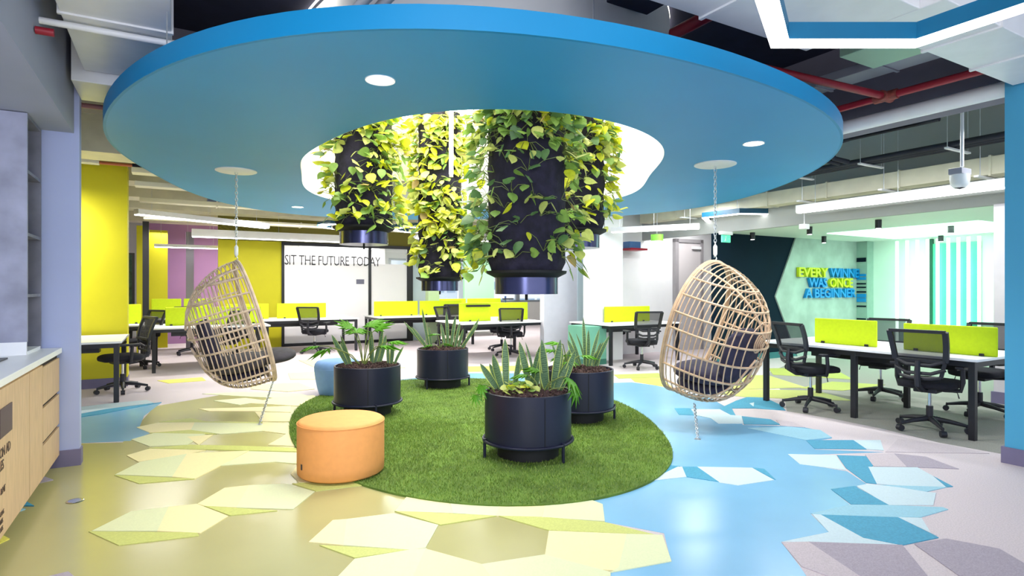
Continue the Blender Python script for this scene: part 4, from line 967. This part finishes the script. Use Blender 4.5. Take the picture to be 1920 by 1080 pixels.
unit(4.63, 5.05, 'narrow plain oak base cabinet beside the drawers', 'door')
bin_ = unit(3.88, 4.63, 'oak base cabinet with black printed recycling text', 'door')
unit(3.0, 3.88, 'oak base cabinet at the left edge of the picture', 'door')
def on_door(a, b, z): # text running along -b on the face looking towards +a
    M = Matrix(((UX, 0, VX, 0), (UY, 0, VY, 0), (0, 1, 0, 0), (0, 0, 0, 1))); p = AB(a, b, z); M[0][3], M[1][3], M[2][3] = p; return M
lb = empty('door_label', AB(-.778, 4.3, .5), 0, 'black slot plate and printed words on the oak cabinet door', 'label')
def lpart(o):
    Mw = o.matrix_basis.copy(); o.parent = lb; o.matrix_local = Matrix.Translation(-Vector(lb.location)) @ Mw
for t, b, z, s in (('NON  AD', 3.86, .52, .075), ('RECYCLABLES', 3.60, .455, .075), ('& MT', 3.93, .33, .05), ('CLEAN CANS', 3.82, .22, .035), ('GLASS BOTTLES', 3.77, .18, .035), ('PAPER CUPS', 3.82, .14, .035)):
    o = text_mesh(t, s, .002, mat('dark_brown_print', (84, 66, 56), .6), 'printed_words', None, on_door(-.7785, b, z), .8); lpart(o)
o = MB().box(AB(-.777, 4.03, .70), (.006, .26, .15), RZ).build('slot_plate', mat('aubergine_plate', (60, 30, 50), .4)); lpart(o)
ct = MB(); boxAB(-1.43, -.765, 2.6, 5.72, .895, .935, ct)
tag(ct.build('worktop', TOPW, bevel=.003), 'long white worktop over the oak cabinets', 'worktop')
tag(boxAB(-1.2, -.95, 4.55, 4.98, .935, .945).build('hob', BLACKM), 'thin dark hob plate set on the white worktop', 'hob')
tw = empty('shelf_tower', AB(-.89, 5.21, .935), RZ, 'tall grey stone-look cabinet with open side shelves on the worktop', 'cabinet')
HT = 2.615-.935
MB().span((-.53, .0, .09), (.0, .022, HT)).build('end_panel', STONE, tw)
MB().span((-.53, .0, .0), (-.004, .02, .09)).build('white_plinth', TOPW, tw)
MB().span((-.53, .475, .0), (.0, .495, HT)).build('end_panel', STONED, tw)
MB().span((-.53, .022, .0), (-.51, .475, HT)).build('back_panel', STONED, tw)
for z in (.0, .40, .83, 1.27, HT-.022):
    MB().span((-.51, .022, z), (-.002, .475, z+.022)).build('shelf', STONED if z else TOPW, tw)

# ------------------------------------------------------------------ hexagon ring lamps
def hex_lamp(cx, cy, z, R, lab, m, w_=.09, h_=.085, rot=0.0, cords=True):
    e = empty('hexagon_lamp', (cx, cy, z), rot, lab, 'ring lamp', 'hexagonal ring lamps')
    for k in range(6):
        a, b = math.radians(60*k), math.radians(60*(k+1))
        o1, o2 = (R*math.cos(a), R*math.sin(a)), (R*math.cos(b), R*math.sin(b)); r2 = R-w_/math.cos(PI/6)
        i1, i2 = (r2*math.cos(a), r2*math.sin(a)), (r2*math.cos(b), r2*math.sin(b))
        MB().prism([o1, o2, i2, i1], .012, h_+.012).build('housing', m, e)
        g = .003; MB().prism([o1, o2, i2, i1], 0, .012).build('diffuser', LED, e)
    for k in range(0, 6, 2):
        a = math.radians(60*k); r = R-w_*.6
        MB().tube([(r*math.cos(a), r*math.sin(a), h_), (r*math.cos(a), r*math.sin(a), 3.9-z)], .002, 5).build('suspension_wire', SILVER, e)
c = F(1573, 96, 2.65); hex_lamp(1.725, 3.06-.65, 2.65, .75, 'nearest hexagonal ring lamp, blue, at the top right', HEXB)
c = F(1391, 410, 2.65); hex_lamp(c.x, c.y, 2.65, .75, 'hexagonal ring lamp hanging above the right egg chair', HEXT, rot=.1)
c = F(662, 427, 2.65); hex_lamp(c.x, c.y, 2.65, .72, 'hexagonal ring lamp left behind the left hanging column', HEXT, rot=.15)
c = F(790, 432, 2.65); hex_lamp(c.x, c.y, 2.65, .70, 'hexagonal ring lamp hidden behind the rear hanging column', HEXT, rot=.1)

# ------------------------------------------------------------------ linear lights
def linear(p0, p1, w_, h_, lab, lm=LED):
    p0, p1 = Vector(p0), Vector(p1); d = p1-p0; e = empty('linear_light', (p0+p1)/2, math.atan2(d.y, d.x), lab, 'linear light', 'white linear ceiling lights'); L = d.length
    MB().span((-L/2, -w_/2, .015), (L/2, w_/2, h_)).build('housing', WHITEM, e, bevel=.004)
    MB().span((-L/2+.01, -w_/2+.008, .0), (L/2-.01, w_/2-.008, .016)).build('diffuser', lm, e)
    for s in (-.8, 0, .8):
        MB().tube([(s*L/2, 0, h_), (s*L/2, 0, 3.9-p0.z)], .003, 5).build('suspension_wire', SILVER, e)
linear(AB(8.32, 2.75, 2.55), AB(8.32, 5.65, 2.55), .10, .12, 'long linear light in front of the grey fascia, right')
linear(AB(.3, 13.9, 2.46), AB(3.7, 13.9, 2.46), .14, .17, 'long linear light above the glass room, left')
linear(AB(-.55, 11.3, 2.62), AB(1.6, 12.6, 2.55), .14, .10, 'linear light slanting across behind the chartreuse wall')
linear(AB(7.2, 8.74, 2.45), AB(8.1, 7.4, 2.45), .09, .10, 'short linear light at the white column')
linear(AB(-.4, 15.2, 2.3), AB(.9, 15.2, 2.3), .10, .08, 'small linear light in front of the mauve wall')
linear(AB(4.6, 12.4, 2.5), AB(6.6, 12.4, 2.5), .12, .10, 'linear light above the far centre desks')
linear(AB(2.8, 15.9, 2.45), AB(4.9, 15.9, 2.45), .10, .08, 'linear light inside the glass room')
linear(AB(-1.4, 12.9, 2.35), AB(-.75, 12.9, 2.35), .10, .08, 'short linear light next to the chartreuse wall edge')
# alcove: vertical light tubes and little black ceiling spots
for i, px in enumerate((1682, 1701, 1720, 1739, 1758, 1778, 1797, 1816, 1836)):
    b = b_at(px, 13.15)
    tb = empty('wall_tube_light', AB(13.15, b, .0), RZ, ['leftmost', 'second', 'third', 'fourth', 'fifth and middle', 'sixth', 'seventh', 'eighth', 'rightmost and nearest'][i]+' white vertical tube light, counted from the left, in the green alcove', 'tube light', 'row of nine vertical tubes in the green alcove')
    MB().tube([(0, 0, .03), (0, 0, 2.38)], .028, 10).build('diffuser', LEDT, tb, smooth=True)
    MB().lathe([(.04, 0), (.04, .03)], 12).build('floor_mount', WHITEM, tb)
for i, (px, py, lab) in enumerate([(1411, 443, 'leftmost black ceiling spot, before the dark teal wall'), (1518, 432, 'black ceiling spot above the yellow word'), (1545, 450, 'lower black ceiling spot on the concrete panel side'),
                                   (1647, 419, 'black ceiling spot left of the tube lights'), (1783, 429, 'rightmost black ceiling spot, over the tube lights'), (1764, 447, 'lower black ceiling spot over the tube lights')]):
    p = F(px, py-7, 2.43); a, b = ab(p); e = empty('ceiling_spot', p, RZ, lab, 'spotlight', 'black cylinder spots in the green alcove')
    MB().lathe([(.045, -.13), (.045, .0)], 16).build('body', BLACKM, e, smooth=True)
    MB().lathe([(0, -.134), (.035, -.134), (.035, -.13)], 16).build('lens', LED, e)
pl = boxAB(10.6, 12.9, 4.2, 6.6, 2.415, 2.43).build('ceiling_light_panel', mat('green_light_panel', (205, 255, 225), .5, emit=1.8)); tag(pl, 'large glowing panel in the green alcove ceiling', 'ceiling light')
struct('window_green_glass', boxAB(13.40, 13.43, b_at(1838, 13.4), b_at(1749, 13.4), .05, 2.30), GREENG)
struct('trim_green_mullion', boxAB(13.37, 13.45, b_at(1749, 13.4), b_at(1749, 13.4)+.05, 0, 2.4), mat('dark_green_metal', (10, 80, 60), .5))

# ------------------------------------------------------------------ ceiling services
def pipe(name, pts, r, m, lab, cat, n=10, grp=None):
    o = MB().tube(pts, r, n).build(name, m, smooth=True); return tag(o, lab, cat, grp)
def duct(name, a0, a1, b0, b1, z0, z1, m, lab, seams=0, along='b'):
    e = empty(name, AB((a0+a1)/2, (b0+b1)/2, z0), RZ, lab, 'duct'); w_, d_ = a1-a0, b1-b0
    MB().span((-w_/2, -d_/2, 0), (w_/2, d_/2, z1-z0)).build('casing', m, e, bevel=.006)
    for i in range(seams):
        t = (i+1)/(seams+1)
        if along == 'b': MB().span((-w_/2-.012, -d_/2+d_*t-.012, -.012), (w_/2+.012, -d_/2+d_*t+.012, z1-z0+.012)).build('flange', m, e)
        else: MB().span((-w_/2+w_*t-.012, -d_/2-.012, -.012), (-w_/2+w_*t+.012, d_/2+.012, z1-z0+.012)).build('flange', m, e)
    return e
duct('air_duct', -.58, -.02, 3.2, 5.3, 3.0, 3.45, WHITEM, 'big white air duct above the left side of the ring', 1)
duct('air_duct', -.66, .55, 5.32, 5.85, 2.92, 3.35, WHITEM, 'white cross duct behind the lavender bulkhead', 2, 'a')
duct('air_duct', 1.7, 3.7, 1.75, 2.45, 3.0, 3.5, WHITEM, 'wide white air duct above the nearest hexagon lamp', 1, 'a')
duct('air_duct', 3.7, 5.74, 1.62, 2.05, 3.0, 3.45, WHITEM, 'white air duct running to the blue column', 2, 'a')
duct('air_duct', 8.42, 8.70, 1.2, 9.3, 2.75, 2.97, CREAMC, 'long beige cable duct along the grey fascia', 7)
duct('ac_unit', 4.75, 5.25, 2.35, 2.85, 3.30, 3.38, mat('pale_green_panel', (176, 216, 184), .6), 'pale green ceiling unit behind the nearest hexagon lamp', 0)
duct('cable_tray', 5.28, 5.54, 2.2, 4.6, 3.32, 3.40, mat('grey_tray', (150, 152, 164), .5), 'grey cable tray above the red pipe coupling', 3)
pipe('sprinkler_pipe', [AB(-.69, 4.36, 2.97), AB(.5, 4.36, 2.97)], .020, WHITEM, 'thin white pipe crossing under the left air duct', 'pipe')
pipe('sprinkler_pipe', [AB(-.685, 4.22, 2.86), AB(-.60, 4.22, 2.86)], .022, REDP, 'short red pipe stub at the top left', 'pipe')
pipe('sprinkler_pipe', [AB(-1.2, 6.25, 2.98), AB(.4, 6.25, 2.98)], .022, mat('red_white_pipe', (176, 120, 130), .5, noise=.3, nscale=3), 'pinkish pipe behind the lavender wall', 'pipe')
pipe('sprinkler_pipe', [AB(-2.2, 9.8, 3.12), AB(-.4, 9.8, 3.12)], .022, mat('orange_pipe', (196, 110, 80), .5, noise=.2, nscale=3), 'orange-red pipe along the top of the chartreuse wall', 'pipe')
jb = MB().box(AB(-1.05, 9.78, 3.14), (.30, .14, .10), RZ).build('junction_box', WHITEM, bevel=.01); tag(jb, 'white box on the pipe above the chartreuse wall', 'junction box')
pipe('white_pipe', [AB(5.86, 2.1, 3.02), AB(5.86, 8.4, 3.02)], .065, WHITEM, 'thick white pipe along the ceiling beam on the right', 'pipe', 16)
pipe('red_pipe', [AB(5.6, .5, 3.14), AB(5.6, 7.5, 3.14)], .032, REDP, 'red sprinkler pipe running beside the right ceiling beam', 'pipe')
pipe('red_pipe', [F(1250, 86, 3.14), AB(5.57, 2.93, 3.14)], .032, REDP, 'red sprinkler pipe crossing above the right edge of the ring', 'pipe')
cp = MB().tube([AB(5.52, 2.93, 3.14), AB(5.68, 2.93, 3.14)], .045, 12); cp.tube([AB(5.6, 2.83, 3.14), AB(5.6, 3.03, 3.14)], .045, 12)
tag(cp.build('pipe_coupling', mat('rusty_coupling', (150, 70, 60), .6, noise=.4, nscale=20), smooth=True), 'rusty coupling where the two red pipes meet', 'pipe fitting')
pipe('red_pipe', [F(1262, 64, 3.3), F(1360, 12, 3.3)], .045, REDP, 'dark red pipe above the top of the blue ring', 'pipe')
pipe('red_pipe', [AB(8.22, 1.2, 3.16), AB(8.22, 8.38, 3.16)], .03, REDP, 'red pipe beside the black insulated pipes', 'pipe')
for i, a in enumerate((8.10, 7.98, 7.86)):
    pipe('insulated_pipe', [AB(a, 1.2, 3.08-.0*i), AB(a, 8.38, 3.08)], .034, PIPEK, ['rear black insulated pipe, next to the long red pipe', 'middle one of the three black insulated pipes', 'front black insulated pipe, farthest from the long red pipe'][i], 'pipe', 10, 'three parallel black insulated pipes')
for i, (db, lab) in enumerate([(0, 'front black looped pipe bend'), (.12, 'rear black looped pipe bend')]):
    b = 4.35+db
    pipe('looped_pipe', [AB(7.5, b-1.0, 3.32), AB(7.5, b, 3.32), AB(7.5, b+.22, 3.30), AB(7.52, b+.30, 3.22), AB(7.6, b+.28, 3.12), AB(7.78, b+.2, 3.08)], .034, PIPEK, lab+' above the tray bracket', 'pipe')
for i, b in enumerate((2.4, 3.4, 4.4, 5.4, 6.5, 7.6)):
    tb = empty('tray_bracket', AB(8.05, b, 3.02), RZ, ['first', 'second', 'third', 'fourth', 'fifth', 'sixth'][i]+' white bracket under the black pipes, counted from the blue column', 'bracket', 'brackets under the black pipes')
    MB().span((-.28, -.02, 0), (.28, .02, .02)).build('rail', WHITEM, tb)
    for s in (-.25, .25): MB().tube([(s, 0, .0), (s, 0, .88)], .004, 5).build('threaded_rod', SILVER, tb)
for i, b in enumerate((2.2, 3.3, 4.4, 5.6, 6.8, 8.0)):
    tb = empty('tray_bracket', AB(8.56, b, 2.72), RZ, ['first', 'second', 'third', 'fourth', 'fifth', 'sixth'][i]+' white bracket under the long beige duct, counted from the blue column', 'bracket', 'brackets under the beige duct')
    MB().span((-.30, -.025, 0), (.12, .025, .022)).build('rail', WHITEM, tb)
    MB().tube([(-.2, 0, .0), (-.2, 0, 1.18)], .005, 5).build('threaded_rod', SILVER, tb)
pipe('conduit', [AB(6.9, 3.2, 3.35), AB(6.88, 2.9, 3.35), AB(6.86, 2.86, 3.25), AB(6.86, 2.86, 2.62)], .016, WHITEM, 'white bent conduit down to the dome camera', 'conduit')
pipe('conduit', [AB(6.66, 3.0, 3.25), AB(6.7, 1.8, 3.3)], .018, WHITEM, 'white conduit under the right ceiling near the blue column', 'conduit')
pipe('conduit', [AB(5.97, 3.6, 3.05), AB(5.93, 3.8, 3.2), AB(5.7, 3.9, 3.4), AB(5.5, 3.8, 3.6)], .018, WHITEM, 'white flexible conduit near the red pipe coupling', 'conduit')
dc = empty('dome_camera', AB(6.86, 2.88, 2.40), RZ, 'white dome security camera hanging from the right ceiling', 'camera')
MB().box((0, 0, .17), (.20, .12, .06)).build('mount', mat('camera_grey', (150, 150, 164), .5), dc, bevel=.005)
MB().lathe([(.0, .0), (.05, .012), (.078, .045), (.085, .09), (.085, .14)], 24).build('housing', WHITEM, dc, smooth=True, auto=1.4)
MB().lathe([(.0, -.004), (.042, .008), (.052, .022)], 20).build('lens_dome', mat('camera_smoke', (40, 36, 50), .1), dc, smooth=True)
# beams
struct('trim_beam_right', boxAB(6.0, 6.62, -2, 12, 3.10, 3.9), GREYB)
struct('trim_beam_left', boxAB(-6, .6, 6.5, 7.0, 3.10, 3.9), GREYB)
for i, b in enumerate((8.4, 10.4, 12.2, 13.9, 16.5)):
    struct('trim_beam_cross_%d' % (i+1), boxAB(-8.5, 8.4, b, b+.55, 3.0-.0*i, 3.9), CREAMC)
struct('trim_beam_far_right', boxAB(6.62, 8.72, 6.4, 6.9, 3.3, 3.9), CREAMC)
struct('ceiling_right_bay', boxAB(6.62, 8.72, -2, 9.5, 3.75, 3.9), mat('bay_paint', (170, 186, 166), .8, noise=.1, nscale=3))
for i, (b, z, lab) in enumerate([(9.4, 3.0, 'black duct behind the chartreuse wall'), (11.6, 2.92, 'blue-grey pipe run before the far left wall')]):
    duct('service_duct', -.5 if i == 0 else .5, 2.6, b, b+.35, z, z+.16, DARKC if i == 0 else mat('slate_blue2', (96, 108, 150), .6), lab, 0)
for i, (a0, a1, b, z) in enumerate([(-.5, 3.0, 9.2, 2.93), (-.5, 3.2, 9.9, 2.86), (-.5, 4.0, 11.2, 2.80), (-.5, 5.0, 12.6, 2.66)]):
    duct('cable_tray', a0, a1, b, b+.22, z, z+.07, mat('cream_tray', (226, 222, 200), .5), ['first', 'second', 'third', 'fourth'][i]+' cream cable tray behind the left rim of the blue ring', 3, 'a')
# dark ducts over the top of the ring
for i, (a, b, lab) in enumerate([(.7, 2.4, 'dark duct above the top left of the blue ring'), (2.75, 2.6, 'dark duct above the middle of the blue ring')]):
    duct('dark_duct', a, a+.4, b, b+.8, 3.5, 3.8, DARKC, lab, 2)
pipe('conduit', [AB(1.0, 2.2, 3.0), AB(.9, 3.4, 3.0)], .03, WHITEM, 'pair of white conduits above the ring, left one', 'conduit')
pipe('conduit', [AB(1.1, 2.2, 3.0), AB(1.0, 3.4, 3.0)], .03, WHITEM, 'pair of white conduits above the ring, right one', 'conduit')

# ------------------------------------------------------------------ small wall things at the right
gl = empty('drum_lamp', F(1232, 452, 2.27), 0, 'small green drum lamp in front of the white wall', 'ceiling lamp')
MB().lathe([(.11, 0), (.115, .12), (0, .12)], 24).build('shade', LAMPG, gl, smooth=True)
MB().lathe([(0, -.004), (.10, -.004), (.10, .0)], 24).build('lens', LED, gl)
MB().tube([(0, 0, .12), (0, 0, 1.6)], .004, 5).build('cord', SILVER, gl)
ex = empty('exit_sign', AB(8.55, 7.2, 2.28), RZ, 'small green emergency exit sign beside the dark teal wall', 'sign')
MB().box((0, 0, 0), (.22, .03, .13)).build('sign_box', EXITG, ex, bevel=.005)
MB().box((0, 0, .10), (.30, .07, .06)).build('lamp_housing', WHITEM, ex, bevel=.01)
mm = MB(); mm.lathe([(0, -.012), (.012, 0), (0, .012)], 8, (-.02, -.018, .035)); mm.bar((-.02, -.018, .02), (-.03, -.018, -.01), .012, .004); mm.bar((-.03, -.018, -.01), (-.05, -.018, -.045), .010, .004); mm.bar((-.03, -.018, -.01), (.0, -.018, -.04), .010, .004); mm.bar((.04, -.018, -.0), (.08, -.018, -.0), .012, .004)
mm.build('running_figure', WHITE, ex)
rs = boxAB(8.05, 8.5, 9.15, 9.5, 2.18, 2.22).build('red_shelf', REDP); tag(rs, 'small red ledge high on the white wall', 'shelf')
pr = boxAB(8.1, 8.4, 9.25, 9.45, 2.22, 2.36).build('blue_box', mat('blue_box', (70, 110, 160), .5)); tag(pr, 'blue box on the small red ledge', 'box')
pj = empty('junction_box', F(1508, 425, 2.36), RZ, 'small white box at the left end of the right linear light', 'junction box')
MB().box((0, 0, 0), (.13, .10, .08)).build('body', WHITEM, pj, bevel=.008)
MB().tube([(0, 0, .04), (0, 0, .25)], .008, 6).build('stem', WHITEM, pj)
